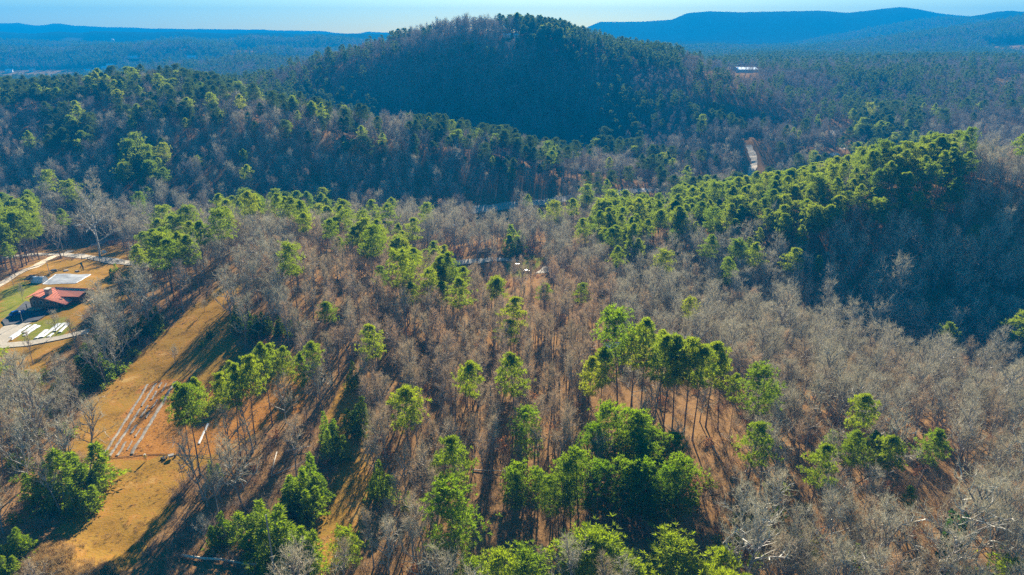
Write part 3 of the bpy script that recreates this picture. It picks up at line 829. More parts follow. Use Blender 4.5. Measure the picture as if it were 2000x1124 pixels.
for px, py, top, wf, lb in ((465,640,598,1.5,'dark green cedar clump at the far end of the clearing'),(490,655,610,1.4,'dark cedar in front of the clearing edge clump'),(515,650,610,1.2,'green cedar at the clearing edge nearest the knoll wood'),
    (548,655,618,1.2,'dark cedar apart on the shaded clearing edge'),(570,660,625,1.0,'small cedar at the shaded clearing corner'),(412,660,640,.9,'small round green bush alone on the clearing slope'),(397,678,664,.7,'tiny green bush below the lone one on the slope'),
    (230,545,515,1.0,'lone grey-green conifer on the golden lawn'),(998,492,440,1.5,'bright layered conifer in the valley hamlet'),
    (1545,290,250,1.3,'pale layered spruce in the grey wood before the valley houses'),(1592,265,225,1.2,'dim layered spruce near the pale dirt drive')):
    hero('cedar', px, py, top, wf, (lb, None))
UB = 'evergreen bushes under the tree belt'
for px, py, top, lb in ((188,728,672,'evergreen bush at the feet of the pale tree pair'),(205,745,690,'evergreen bush in front of the pale tree pair, on the grass edge'),(175,735,690,'evergreen bush left of the pale tree pair'),
    (200,705,655,'taller evergreen bush behind the pale tree pair'),(225,690,640,'evergreen bush beyond the tall pale tree'),(255,670,625,'evergreen bush by the slim tree at the clearing edge'),(285,655,615,'evergreen bush at the bend of the clearing edge'),
    (160,745,705,'evergreen bush under the belt trees towards the bed rows'),(120,770,735,'low evergreen bush deep in the belt'),(310,640,600,'farthest evergreen bush along the clearing edge'),(60,760,725,'evergreen bush beside the lower yard grass')):
    hero('cedar', px, py, top, 1.5, (lb, UB))
RIGHT = 'leaning pines at the edge of the shaded hollow'
for px, py, top, wf, lb, ln in ((1655,930,770,.95,'tall dense pine with pointed top among the leaning group',(0,0)),(1590,930,835,.8,'leaning pine with a long bare slanting trunk',(0,.25)),(1625,960,845,.9,'wide low-crowned pine among the leaning group',(.0,.2)),
    (1650,985,845,.9,'dark-trunked pine leaning over the orange litter',(0,.12)),(1700,980,850,1.0,'bright yellow-green pine in the leaning group',(0,.05)),(1720,1000,850,1.0,'pine beside the bright yellow-green one in the leaning group',(0,0)),
    (1785,975,838,1.15,'outermost broad yellow-green pine of the leaning group',(0,0)),(1760,1050,950,.6,'small pine sapling in the shade before the ivy-clad tree',(0,0)),(1490,850,730,.6,'crooked thin pine with pale stem beyond the stand',(0,.1))):
    hero('flat', px, py, top, wf, (lb, RIGHT), ln)
for px, py, top, wf, lb in ((100,560,0,0,''),): pass
for px, py, top, wf, lb in ((35,470,400,1,'farthest and highest bright pine of the roadside wood'),(20,500,420,1,'bright pine in the middle of the roadside wood'),(55,490,425,1,'bright pine at the road end of the roadside wood'),(5,520,430,1,'bright roadside pine at the very picture edge'),(30,540,470,1,'lowest bright roadside pine, next to the lane')):
    hero('flat', px, py, top, 1.1, (lb, 'roadside pines beyond the lane'))
for px, py, top, wf, lb in ((300,545,450,1.1,'big olive pine at the foot of the knoll by the road'),(335,545,440,1.0,'second olive pine at the foot of the knoll, dark forked stem')):
    hero('flat', px, py, top, wf, (lb, None))
for px, py, top, wf, lb, kd in (
    (230,728,618,.85,'tall pale tree with bare side branches at the clearing edge','pale'),(208,722,610,.95,'pale many-limbed tree beside the tall one at the clearing edge','pale'),(272,672,575,.8,'slim bare tree at the clearing edge behind the pale pair','slim'),
    (88,925,745,.9,'large grey tree with wide limbs above the bright evergreen','broad'),(20,880,745,.8,'grey bare tree at the frame edge in the belt','broad'),(145,835,740,.8,'bare tree with a bent pale limb by the field corner','broad'),
    (65,712,640,.8,'dark slender bare tree at the edge of the pale lawn','slim'),(155,700,600,.7,'thin leaning bare tree beside the white bed rows','slim'),(110,655,600,.9,'low spreading bare tree in front of the house','broad'),
    (195,500,352,1.1,'white-limbed sycamore rising over the road','pale'),(120,505,400,.9,'bare dark-trunked tree standing in the road verge','broad'),
    (342,710,672,1.1,'small pale leafless tree alone on the brown slope','broad'),(400,608,585,1.3,'small grey leafless tree high on the brown slope','broad'),
    (930,520,432,1.25,'wide grey-pink bare tree by the hamlet lane','broad'),(850,500,415,1.0,'pale forked bare tree behind the knoll','broad'),(45,590,555,.7,'small bare yard tree at the house corner','broad'),
    (1510,690,565,1.0,'fan-shaped pale bare tree on the hollow rim','broad'),(1655,720,590,1.15,'broad pale-limbed tree spreading over the hollow','pale'),(1745,640,500,1.1,'great fan of pale limbs below the pine spur','pale'),
    (1915,700,597,1.0,'v-shaped bare tree standing in the dark hollow','broad'),(1850,660,600,.7,'small grey tree low in the dark hollow','slim'),(1300,650,572,1.1,'wide bare tree above the pine stand','broad'),
    (1380,690,600,1.1,'grey bare tree beyond the hollow end of the pine stand','broad'),(1480,740,668,1.0,'grey bare tree between the pine stand and the hollow','broad'),
    (1838,1135,890,1.15,'large ivy-clad bare tree, its trunk wrapped in dark leaves','ivy'),(760,1120,1000,1.0,'pale spreading bare tree by the near end of the track','pale'),(820,1130,1010,.9,'grey bare tree between the track and the lone pine','broad'),
    (1060,1130,1060,1.0,'small pale bare tree at the frame edge among pine tops','pale'),(1245,1130,1065,1.0,'pale tangle of bare limbs between yellow-green pines','pale'),
    (405,990,930,1.2,'pale dead-looking bare tree at the shaded field edge','pale'),(430,975,905,1.1,'pale bare tree beside the dead-looking one','pale'),(400,1060,1000,1.0,'white-stemmed bare sapling above the long log','pale'),
    (690,690,600,.9,'grey tree with drooping pale boughs at the head of the track','broad'),(362,950,890,.35,'thin dark dead snag at the field edge','slim')):
    hero(kd, px, py, top, wf, (lb, None))

PINE_TOP = []
for a_, b_ in PINE_ROUND[:2]:
    b2 = b_.copy(); b2.materials[0] = M['deep']; PINE_TOP.append((a_, b2))
KIND = {'flat': (PINE_FLAT, 'pine_tree', 'pine', 22), 'round': (PINE_TOP, 'pine_tree', 'pine', 22), 'deep': (PINE_DEEP, 'pine_tree', 'pine', 22),
        'young': (PINE_YOUNG, 'pine_tree', 'pine', 12), 'cedar': (CEDARS, 'evergreen_shrub', 'evergreen', 9),
        'slim': (BARE_SLIM, 'bare_tree', 'bare tree', 17.5), 'broad': (BARE_BROAD, 'bare_tree', 'bare tree', 17.5), 'pale': (BARE_PALE, 'bare_tree', 'bare tree', 19), 'ivy': (BARE_BROAD, 'bare_tree', 'bare tree', 17.5)}
hero_xy = []
counts = {'pine_tree': 0, 'bare_tree': 0}
for kind, p, h, wf, (lb, grp), lean in HERO:
    protos, nm, cat, H0 = KIND[kind]
    s = h / H0
    sw = s * wf if kind != 'cedar' else s * wf * 1.2
    if kind in ('flat', 'round', 'deep'): sw = max(.55, min(1.25, s)) * wf * (1.15 if kind == 'deep' else 1)
    o = plant(nm, protos[rnd.randrange(len(protos))], p, rnd.uniform(0, 6.28), (sw, sw, s), lb, cat, grp, lean)
    hero_xy.append((p.x, p.y, 1.0 if kind == 'cedar' else 2.2))
    if nm in counts: counts[nm] += 1
    if kind == 'ivy':
        iv = MB()
        for i in range(900):
            z = rnd.uniform(0, H0 * .55); th = rnd.uniform(0, 6.28); r_ = .35 + rnd.uniform(0, .45) * (1.3 - z / H0)
            q = Vector((math.cos(th) * r_ , math.sin(th) * r_, z)); iv.leaf(q, (Vector((math.cos(th), math.sin(th), rnd.gauss(.2, .5)))).normalized(), .38, .34)
        io = iv.obj('ivy', M['ivy'], o); io['kind'] = 'stuff'
hx = np.array(hero_xy)
d2 = np.full(len(X1), 1e9)
for i in range(len(hx)): d2 = np.minimum(d2, np.hypot(X1 - hx[i, 0], Y1 - hx[i, 1]) - hx[i, 2])
ok = d2 > 0
# keep what stands in front of the yard, the hamlet and the far buildings low or open, as it is in the photograph
_, ty_, _ = project(X1, Y1, Z1 + 17)
for x0, x1, y0, y1, yo in ((-60, 172, 530, 668, 262), (985, 1060, 498, 534, 330), (1374, 1442, 116, 132, 1140), (1438, 1476, 129, 142, 1130), (1610, 1648, 250, 322, 560),
                           (1456, 1482, 280, 356, 560), (885, 945, 508, 516, 330), (1188, 1202, 676, 686, 200), (985, 1012, 62, 74, 880), (930, 1000, 395, 416, 440), (1052, 1100, 386, 402, 450), (100, 250, 485, 520, 300), (1132, 1150, 326, 338, 500), (882, 896, 440, 503, 330), (262, 345, 884, 925, 140), (0, 230, 125, 142, 1400), (1940, 2000, 152, 168, 700), (1215, 1275, 368, 377, 470)):
    ok &= ~((bx > x0 - 24 * 200 / Y1) & (bx < x1 + 24 * 200 / Y1) & (ty_ < y1) & (by > y0) & (Y1 < yo - 2) & (ty_ > y0 - 75) & (rng.random(len(X1)) < (.93 if yo != 330 else .9)))
X1, Y1, Z1, bx, by, cx, cyy, is_pine = (q[ok] for q in (X1, Y1, Z1, bx, by, cx, cyy, is_pine))

# ------------------------------------------------------------------ the forest: the nearest 300 or so of each kind are objects, the rest two masses of instances
hscale = rng.uniform(.68, 1.16, len(X1)); wscale = rng.uniform(.85, 1.15, len(X1)); rot = rng.uniform(0, 6.283, len(X1)); var = rng.integers(0, 1000, len(X1))
slim = in_poly(bx, by, [(560,480),(960,540),(1180,560),(1200,760),(1130,1124),(700,1124),(640,760)]) | (rng.random(len(X1)) < .35)
hscale = np.where(slim & ~is_pine, hscale * .93, hscale)
vis = (bx > -40) & (bx < 2040) & (cyy < 1150) & (by > 0)
taken = np.zeros(len(X1), bool)
dist = np.hypot(Y1, X1)
LANDMARKS = [(at(x_, y_), n_) for x_, y_, n_ in (
    (1206,800,'the tallest round-headed pine'),(1160,1000,'the deep green pine clump'),(890,1112,'the lone green pine'),(1838,1135,'the ivy-clad tree'),(1660,960,'the leaning pines'),
    (392,932,'the garden plot corner pines'),(545,820,'the last plot row pine'),(600,960,'the bushy track evergreens'),(712,850,'the dark cedar column'),(110,600,'the red-roofed house'),
    (195,500,'the white-limbed sycamore'),(30,500,'the roadside pine wood'),(315,545,'the knoll foot olive pines'),(1020,520,'the hamlet lawn'),(930,520,'the grey-pink hamlet tree'),
    (1745,640,'the great pale fan tree'),(1655,720,'the broad pale-limbed tree'),(1510,690,'the fan-shaped pale tree'),(1915,700,'the v-shaped hollow tree'),(1300,650,'the wide tree above the stand'),
    (500,650,'the clearing-edge cedars'),(220,725,'the pale clearing tree pair'),(130,985,'the biggest bright evergreen'),(88,925,'the wide-limbed grey belt tree'),(1490,850,'the crooked thin pine'),
    (1500,1000,'the brush thicket'),(690,690,'the drooping track-head tree'),(850,940,'the yellow-green sapling'),(1195,686,'the little white-roofed hut'),(1350,850,'the middle pine stand'),
    (760,1120,'the pale spreading track tree'),(1310,1170,'the wide yellow-green pine'),(1850,460,'the pine spur top'),(1650,480,'the mid pine spur'),(1350,470,'the low pine spur end'),
    (640,520,'the knoll top'),(760,560,'the hamlet-side knoll'),(470,560,'the house-side knoll'),(1950,900,'the brush at the picture edge'),(1080,560,'the slope below the hamlet'))]
LXY = np.array([(q.x, q.y) for q, _ in LANDMARKS])
pick = []
for pine_, nm, lim in ((True, 'pine_tree', 300), (False, 'bare_tree', 300)):
    ids = np.where(vis & (is_pine == pine_))[0]
    ids = ids[np.argsort(dist[ids])][:max(0, lim - counts[nm])]
    taken[ids] = True
    for i in ids:
        k = int(np.argmin(np.hypot(LXY[:, 0] - X1[i], LXY[:, 1] - Y1[i]))); dx, dy = X1[i] - LXY[k, 0], Y1[i] - LXY[k, 1]
        d_ = math.hypot(dx, dy)
        way = ('beyond' if dy > 0 else 'in front of') if abs(dy) > abs(dx) else ('right of' if dx > 0 else 'left of')
        near = 'close ' if d_ < 9 else ('' if d_ < 20 else 'well ')
        size = 'tall' if hscale[i] > 1.0 else ('small' if hscale[i] < .82 else 'mid-sized')
        s = hscale[i]
        if pine_:
            pr = PINE_FLAT[var[i] % 4] if var[i] % 7 else PINE_ROUND[var[i] % 3]; look = 'flat-crowned pine' if var[i] % 7 else 'full-crowned pine'
        elif slim[i]:
            pr = BARE_SLIM[var[i] % 6]; look = 'slender bare tree'
        elif var[i] % 6:
            pr = BARE_BROAD[(var[i] // 6) % 6]; look = 'spreading grey bare tree'
        else:
            pr = BARE_PALE[var[i] % 2]; look = 'pale-limbed bare tree'
        pick.append([nm, pr, i, s, f'{size} {look} {near}{way} {LANDMARKS[k][1]}', f'{look}s around {LANDMARKS[k][1]}', d_])
byl = {}
for r_ in sorted(pick, key=lambda r_: r_[6]): byl.setdefault(r_[4], []).append(r_)
for lb, rows in byl.items():
    if 1 < len(rows) <= 14:
        for k_, r_ in enumerate(rows):
            r_[4] = ('nearest ' if k_ == 0 else 'farthest ' if k_ == len(rows) - 1 else ('second', 'third', 'fourth', 'fifth', 'sixth', 'seventh', 'eighth', 'ninth', 'tenth', 'eleventh', 'twelfth', 'thirteenth')[k_ - 1] + ' nearest ') + lb
for nm, pr, i, s, lb, grp, _ in pick:
    plant(nm, pr, (X1[i], Y1[i], Z1[i]), rot[i], (s * wscale[i], s * wscale[i], s), lb, 'pine' if nm == 'pine_tree' else 'bare tree', grp)

protocol = {}
def mass(name, variants, x, y, z, sx, sz, rz, vi):
    """one stuff object: a cloud of points that geometry nodes turns into plants"""
    c_ = bpy.data.collections.new(name + '_kinds')
    for k, me_ in enumerate(variants):
        o = bpy.data.objects.new(f'{name}_kind_{k:02d}', me_); c_.objects.link(o)
    me = bpy.data.meshes.new(name)
    n = len(x); me.vertices.add(n)
    me.vertices.foreach_set('co', np.stack([x, y, z], -1).astype(np.float32).ravel())
    for an, ty, val in (('size', 'FLOAT_VECTOR', np.stack([sx, sx, sz], -1)), ('turn', 'FLOAT_VECTOR', np.stack([sx * 0, sx * 0, rz], -1))):
        a = me.attributes.new(an, ty, 'POINT'); a.data.foreach_set('vector', val.astype(np.float32).ravel())
    a = me.attributes.new('variant', 'INT', 'POINT'); a.data.foreach_set('value', np.asarray(vi, np.int32))
    o = bpy.data.objects.new(name, me); col.objects.link(o); tag(o, kind='stuff')
    ng = bpy.data.node_groups.new(name, 'GeometryNodeTree')
    ng.interface.new_socket('Geometry', in_out='INPUT', socket_type='NodeSocketGeometry')
    ng.interface.new_socket('Geometry', in_out='OUTPUT', socket_type='NodeSocketGeometry')
    gi = ng.nodes.new('NodeGroupInput'); gout = ng.nodes.new('NodeGroupOutput')
    ci = ng.nodes.new('GeometryNodeCollectionInfo'); ci.inputs['Collection'].default_value = c_
    ci.inputs['Separate Children'].default_value = True; ci.inputs['Reset Children'].default_value = True
    ip = ng.nodes.new('GeometryNodeInstanceOnPoints'); ip.inputs['Pick Instance'].default_value = True
    def named(an, dt):
        q = ng.nodes.new('GeometryNodeInputNamedAttribute'); q.data_type = dt; q.inputs['Name'].default_value = an; return q.outputs['Attribute']
    ng.links.new(gi.outputs[0], ip.inputs['Points']); ng.links.new(ci.outputs[0], ip.inputs['Instance'])
    ng.links.new(named('variant', 'INT'), ip.inputs['Instance Index'])
    ng.links.new(named('turn', 'FLOAT_VECTOR'), ip.inputs['Rotation']); ng.links.new(named('size', 'FLOAT_VECTOR'), ip.inputs['Scale'])
    ng.links.new(ip.outputs[0], gout.inputs[0])
    md = o.modifiers.new('plants', 'NODES'); md.node_group = ng
    return o
def joined(pr, name, mats):
    """trunk and crown meshes as one, for the masses"""
    a, b_ = pr
    me = bpy.data.meshes.new(name)
    va = np.empty(len(a.vertices) * 3, np.float32); a.vertices.foreach_get('co', va)
    vb = np.empty(len(b_.vertices) * 3, np.float32); b_.vertices.foreach_get('co', vb)
    fa = [tuple(p.vertices) for p in a.polygons]; off = len(a.vertices); fb = [tuple(i + off for i in p.vertices) for p in b_.polygons]
    me.from_pydata(np.concatenate([va, vb]).reshape(-1, 3).tolist(), [], fa + fb)
    mi = np.zeros(len(fb), np.int32); b_.polygons.foreach_get('material_index', mi)
    for q in [a.materials[0], *b_.materials]: me.materials.append(q)
    me.polygons.foreach_set('material_index', np.concatenate([np.zeros(len(fa), np.int32), mi + 1])); return me
JB = [joined(p, 'bare_kind', 0) for p in BARE_SLIM[:3] + BARE_BROAD[3:6] + BARE_PALE[:1]]
JP = [joined(p, 'pine_kind', 0) for p in PINE_FLAT[:3] + PINE_ROUND[:2]]
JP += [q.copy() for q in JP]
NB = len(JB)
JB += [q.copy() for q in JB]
for q in JB[NB:]: q.materials[2] = M['shadetwig']
for q in JP[5:]: q.materials[1] = M['shadeneedle']          # needles with shade in their colour, for hills beyond the valley road
rest = ~taken
crest = (bx > 770) & (bx < 1120) & (cyy < 90)         # the open crest of the conical hill, seen against the sky
mid = rest & ((Y1 < 640) | crest)
b_ = mid & ~is_pine
vi = np.where(slim[b_], var[b_] % 3, np.where(var[b_] % 9 == 0, 6, 3 + var[b_] % 3)) + NB * ((Y1[b_] > 600) | (var[b_] % 7 > 6 - 5 * np.clip((Y1[b_] - 330) / 270, 0, 1)))
mass('bare_woodland', JB, X1[b_], Y1[b_], Z1[b_], hscale[b_] * wscale[b_], hscale[b_], rot[b_], vi)
p_ = mid & is_pine
mass('pine_woodland', JP, X1[p_], Y1[p_], Z1[p_], hscale[p_] * wscale[p_], hscale[p_], rot[p_], np.where(var[p_] % 3 == 0, 3 + var[p_] % 2, var[p_] % 3) + 5 * ((Y1[p_] > 430) & (var[p_] % 10 > np.where(Y1[p_] < 600, 1, 0))))
# far slopes
X2, Y2 = jitter_grid(-2500, 2500, 900, 3100, 9.6)
kp = (np.abs(X2) < .80 * Y2 + 60) & (Y2 > 1080)
X2, Y2 = X2[kp], Y2[kp]; Z2 = ground(X2, Y2)
fpx, fpy, _ = project(X2, Y2, Z2)
kp = np.ones(len(X2), bool)
for (fxp, fyp, wx, wy) in ((235,82,34,2.6),(275,84,20,1.8),(475,101,30,3.4),(120,96,22,2),(330,112,12,2),(560,90,26,2)):
    kp &= ~((((fpx - fxp) / wx) ** 2 + ((fpy - fyp - 1) / (wy + 1.5)) ** 2 < 1) & (Y2 > 1900))
for p, lo, hi in ((FARCLEAR, 1600, 2000), (EASTCLEAR, 1200, 2600)): kp &= ~(in_poly(fpx, fpy, p) & (Y2 > lo) & (Y2 < hi))
for q_, hw_, front_ in [(at(1407,131), 34, 90), (at(1455,141), 20, 80)] + [(at(*v_), 16, 60) for v_ in ((19,142),(63,140),(172,140),(188,139),(205,135),(217,131),(375,116),(260,115))]:
    kp &= ~((np.abs(X2 - q_.x * Y2 / q_.y) < hw_) & (Y2 > q_.y - front_) & (Y2 < q_.y + 22))
X2, Y2, Z2 = X2[kp], Y2[kp], Z2[kp]
farm = rest & (Y1 >= 640) & ~crest
Xf = np.concatenate([X1[farm], X2]); Yf = np.concatenate([Y1[farm], Y2]); Zf = np.concatenate([Z1[farm], Z2])
pf = np.concatenate([is_pine[farm], rng.random(len(X2)) < np.clip(.30 + .34 * wave(X2, Y2, 91, 260), .05, .85)])
sf = rng.uniform(.8, 1.2, len(Xf)); sw = np.where(Yf > 1080, 1.35, 1.0) * sf
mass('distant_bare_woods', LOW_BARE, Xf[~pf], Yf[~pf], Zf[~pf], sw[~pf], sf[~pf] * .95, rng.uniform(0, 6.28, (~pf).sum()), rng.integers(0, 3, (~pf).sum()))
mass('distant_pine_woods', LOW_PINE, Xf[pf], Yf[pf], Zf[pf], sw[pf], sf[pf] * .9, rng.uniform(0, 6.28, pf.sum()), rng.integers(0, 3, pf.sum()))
print('far', len(Xf))
# underbrush
X3, Y3 = jitter_grid(-330, 330, 70, 360, 2.9)
Z3 = ground(X3, Y3); ux, uy, _ = project(X3, Y3, Z3)
kp = (np.abs(X3) < .8 * Y3 + 25) & (road_dist(X3, Y3) > .8)
for p in OPEN: kp &= ~in_poly(ux, uy, p)
for px, py, r_ in hero_xy[:0]: pass
pb = np.full(len(X3), .38)
pb = np.where((ux > 1400) & (uy > 620), .6, pb)
pb = np.where(in_poly(ux, uy, SUNNY), .45, pb)
pb = np.where(in_poly(ux, uy, [(1340,860),(1520,860),(1640,1000),(1700,1124),(1380,1124)]), .95, pb)
pb = np.where(in_poly(ux, uy, [(1640,1060),(1800,1050),(2000,1000),(2100,1124),(1650,1124)]), .8, pb)
pb = np.where(in_poly(ux, uy, [(340,900),(520,850),(640,800),(640,930),(560,1124),(330,1124)]), .8, pb)
pb = np.where(in_poly(ux, uy, [(-300,1124),(-300,700),(60,740),(230,700),(440,560),(170,790),(130,900),(60,1124)]), .7, pb)
kp &= rng.random(len(X3)) < pb
X3, Y3, Z3, ux, uy = X3[kp], Y3[kp], Z3[kp], ux[kp], uy[kp]
green = in_poly(ux, uy, [(1340,940),(1560,960),(1650,1060),(1700,1124),(1340,1124)]) | in_poly(ux, uy, [(-300,1124),(-300,700),(60,740),(230,700),(440,560),(170,790),(130,900),(60,1124)])
q = rng.random(len(X3))
vi = np.where(q < .08, 4 + (var[:1][0] + np.arange(len(X3))) % 2, rng.integers(0, 4, len(X3)))
vi = np.where((rng.random(len(X3)) < .3) & green, 6 + np.arange(len(X3)) % 2, vi)
s3 = rng.uniform(.6, 1.35, len(X3))
mass('underbrush', SHRUBS + RUSTY + GREENB, X3, Y3, Z3, s3 * 1.1, s3, rng.uniform(0, 6.28, len(X3)), vi)
print('brush', len(X3))
# ------------------------------------------------------------------ built things
M['roofred'] = mat('red_metal_roof', (.82,.25,.11), .38, .08, .6, spec=.6)
M['ridge'] = mat('red_ridge_cap', (.50,.20,.15), .4, .05, 1, spec=.6)
M['log'] = mat('brown_log_wall', (.17,.095,.05), .8, .25, 1.5)
M['stone'] = mat('chimney_stone', (.30,.26,.21), .9, .4, 2.5, bump=.4)
M['deck'] = mat('pale_deck_timber', (.46,.32,.18), .8, .2, 2)
M['glass'] = mat('window_glass', (.03,.04,.05), .1, .1, 1, spec=.6)
M['trim'] = mat('cream_trim', (.62,.55,.42), .6, .1, 2)
M['white'] = mat('white_cover_fabric', (.62,.61,.58), .7, .08, 1.5)
M['whitemetal'] = mat('white_metal', (.78,.78,.76), .35, .06, .6, spec=.6)
M['glint'] = mat('bare_metal_roof', (.85,.83,.78), .32, .04, .3, metallic=.7, spec=.6)
M['mulch'] = mat('grey_mulch_film', (.25,.215,.17), .9, .35, 1.2, spec=.1)
M['sheet'] = mat('grey_ground_fabric', (.26,.27,.28), .8, .3, .5, bump=.3)
M['dark'] = mat('dark_timber', (.045,.038,.032), .8, .3, 2)
M['pole'] = mat('weathered_pole', (.27,.25,.22), .9, .2, 2)
M['paint'] = mat('blue_car_paint', (.015,.10,.42), .25, .03, 1, spec=.6)
M['silver'] = mat('silver_blue_car_paint', (.25,.36,.50), .25, .03, 1, metallic=.3)
M['charcoal'] = mat('charcoal_car_paint', (.03,.035,.045), .25, .03, 1)
M['tyre'] = mat('tyre_rubber', (.02,.02,.02), .9, .1, 2)
M['rim'] = mat('wheel_rim', (.5,.5,.52), .35, .05, 2, metallic=.8)
M['lamp'] = mat('car_lamp', (.75,.75,.72), .2, .05, 2)
M['deadwood'] = mat('bleached_deadwood', (.55,.47,.36), .85, .25, 2, bump=.3)
M['tanroof'] = mat('tan_roof', (.62,.50,.36), .4, .1, 1, spec=.6)
M['wallpale'] = mat('pale_siding', (.52,.50,.46), .7, .1, 1)
M['wallbrown'] = mat('brown_siding', (.22,.16,.11), .8, .15, 1)

# red-roofed house
hx_, hy_ = -162.0, 225.0
H = thing('house', 'log house with red metal roofs and a stone chimney beside the drive', 'house', (hx_, hy_, gz(hx_, hy_) - .4))
b = MB(); b.box((-1.2, 1.3, 1.9), (11.6, 7.0, 3.8)); b.poly([(-7.0,-2.23,3.75),(4.6,-2.23,3.75),(-4.8,-2.23,5.2)]); b.obj('wall', M['log'], H)
b = MB(); b.box((5.2, 4.4, 1.75), (8.2, 6.6, 3.5)); b.obj('wing_wall', M['log'], H)
rf = MB(); rf.slab([(-4.8,-3.2,5.55),(7.3,-5.0,2.75),(7.6,-1.6,3.0),(-2.3,4.7,5.55)], .18)
ro = rf.obj('roof', M['roofred'], H)
rl = MB(); rl.slab([(-2.3,4.7,5.56),(-8.6,6.0,4.35),(-7.9,-3.0,4.35),(-4.8,-3.2,5.56)], .18); rl.obj('roof', M['roofred'], H)
rw = MB(); rw.slab([(-2.0,4.9,5.5),(1.4,-.4,4.15),(9.6,-.8,4.1),(10.6,3.6,5.4)], .16); rw.obj('wing_roof', M['roofred'], H)
rw = MB(); rw.slab([(10.6,3.62,5.4),(11.0,8.6,3.5),(-1.5,10.2,3.5),(-2.0,4.92,5.5)], .16); rw.obj('wing_roof', M['roofred'], H)
for p, q in (((-4.8,-3.25,5.6),(-2.3,4.75,5.6)), ((-2.0,4.9,5.57),(10.6,3.6,5.47))):
    c_ = MB(); c_.tube([Vector(p), Vector(q)], [.12, .12], 6, cap=True); c_.obj('ridge_cap', M['ridge'], ro)
for i in range(9):                              # standing seams on the big slope
    t = (i + .5) / 9; p = Vector((-4.8,-3.2,5.6)).lerp(Vector((-2.3,4.7,5.6)), t); q = Vector((7.3,-5.0,2.8)).lerp(Vector((7.6,-1.6,3.05)), t)
    s_ = MB(); s_.tube([p, q], [.035, .035], 4); s_.obj('seam', M['ridge'], ro)
ch = MB(); ch.box((-1.0, -.4, 4.9), (1.5, 1.8, 4.0)); cho = ch.obj('chimney', M['stone'], H)
ch = MB(); ch.box((-1.0, -.4, 6.99), (1.8, 2.1, .22)); ch.obj('chimney_cap', M['trim'], cho)
for wx in (-5.6, -3.2, -.8, 2.0):
    f_ = MB(); f_.box((wx, -2.24, 2.5), (1.3, .1, 1.3)); fo = f_.obj('window', M['trim'], H)
    f_ = MB(); f_.box((wx, -2.31, 2.5), (1.05, .06, 1.05)); f_.obj('pane', M['glass'], fo)
d_ = MB(); d_.box((3.5, -2.25, 1.2), (1.1, .1, 2.1)); d_.obj('door', M['dark'], H)
d_ = MB(); d_.box((-1.2, -3.6, .55), (12.4, 2.4, .22)); d_.obj('porch_floor', M['deck'], H)
for wx in (-6.8, -3.6, -.4, 2.8, 6.4):
    p_ = MB(); p_.box((wx, -4.6, 1.6 if wx < 5 else 1.3), (.2, .2, 2.6 if wx < 5 else 2.4)); p_.obj('porch_post', M['log'], H)
d_ = MB(); d_.box((11.2, 2.0, .9), (3.6, 5.0, .2)); d_.obj('deck', M['deck'], H)
for k in range(6):
    p_ = MB(); p_.box((12.95, -.4 + k * .95, 1.35), (.1, .1, 1.1)); p_.obj('railing_post', M['deck'], H)
p_ = MB(); p_.box((12.95, 2.0, 1.93), (.14, 5.0, .08)); p_.obj('handrail', M['deck'], H)

def gable(name, px, py, size, rz, wallm, roofm, label, group=None, pitch=.45, lod=False):
    """plain gabled building: walls, two roof slopes, door and windows"""
    L_, D_, h_ = size; p = at(px, py)
    T = thing(name, label, {'barn': 'barn'}.get(name.split('_')[-1], 'house'), p - Vector((0, 0, .5)), rz, group)
    r_ = D_ / 2 * pitch
    b = MB(); b.box((0, 0, h_ / 2), (L_, D_, h_))
    for sx in (-1, 1): b.poly([(sx * L_ / 2, -D_ / 2, h_), (sx * L_ / 2, D_ / 2, h_), (sx * L_ / 2, 0, h_ + r_)][::sx])
    b.obj('wall', M[wallm], T)
    e = .5
    for sy in (-1, 1):
        s = MB(); q = [(-L_ / 2 - e, 0, h_ + r_ + .15), (-L_ / 2 - e, sy * (D_ / 2 + e), h_ - e * pitch + .15), (L_ / 2 + e, sy * (D_ / 2 + e), h_ - e * pitch + .15), (L_ / 2 + e, 0, h_ + r_ + .15)]
        s.slab(q if sy < 0 else q[::-1], .14); s.obj('roof', M[roofm], T)
    n = max(2, int(L_ / 5))
    for k in range(n):
        x = -L_ / 2 + (k + .5) * L_ / n
        f_ = MB(); f_.box((x, -D_ / 2 - .03, h_ * .55), (1.2, .08, 1.2)); f_.obj('window', M['glass'], T)
    d_ = MB(); d_.box((L_ / 2 + .03, 0, 1.3), (.08, 1.6 if name != 'barn' else 3.4, 2.4)); d_.obj('door', M['dark'], T)
    return T
gable('barn', 1407, 131, (57, 36, 5), R(2), 'wallpale', 'glint', 'long white-roofed barn with trees before its end, beyond the hill', 'white-roofed barns', .14)
gable('barn', 1455, 141, (29, 36, 5), R(-3), 'wallpale', 'glint', 'shorter white-roofed barn nearer than the long one', 'white-roofed barns', .14)
gable('house', 1625, 308, (9, 7, 2.8), R(25), 'wallbrown', 'tanroof', 'small tan-roofed house at the foot of the pale dirt drive', None, .36)
gable('house', 1633, 319, (11, 7.5, 2.8), R(20), 'wallpale', 'whitemetal', 'white-roofed house just behind the pine spur crest', None, .36)
gable('house', 1141, 338, (9, 7, 2.6), R(15), 'wallbrown', 'tanroof', 'cottage with pale roof among trees above the valley road', None, .6)
gable('house', 1195, 686, (5, 4, 2.2), R(10), 'wallpale', 'whitemetal', 'little white-roofed hut behind the middle pine stand', None, .5)
gable('cabin', 990, 73, (9, 7, 3), R(0), 'white', 'whitemetal', 'small white cabin below the crest of the conical hill', 'white cabins high on the conical hill')
gable('cabin', 1008, 74, (6, 6, 3.5), R(30), 'white', 'whitemetal', 'smaller white cabin on the hill beside the first', 'white cabins high on the conical hill')
VIL = 'houses of the far valley village'
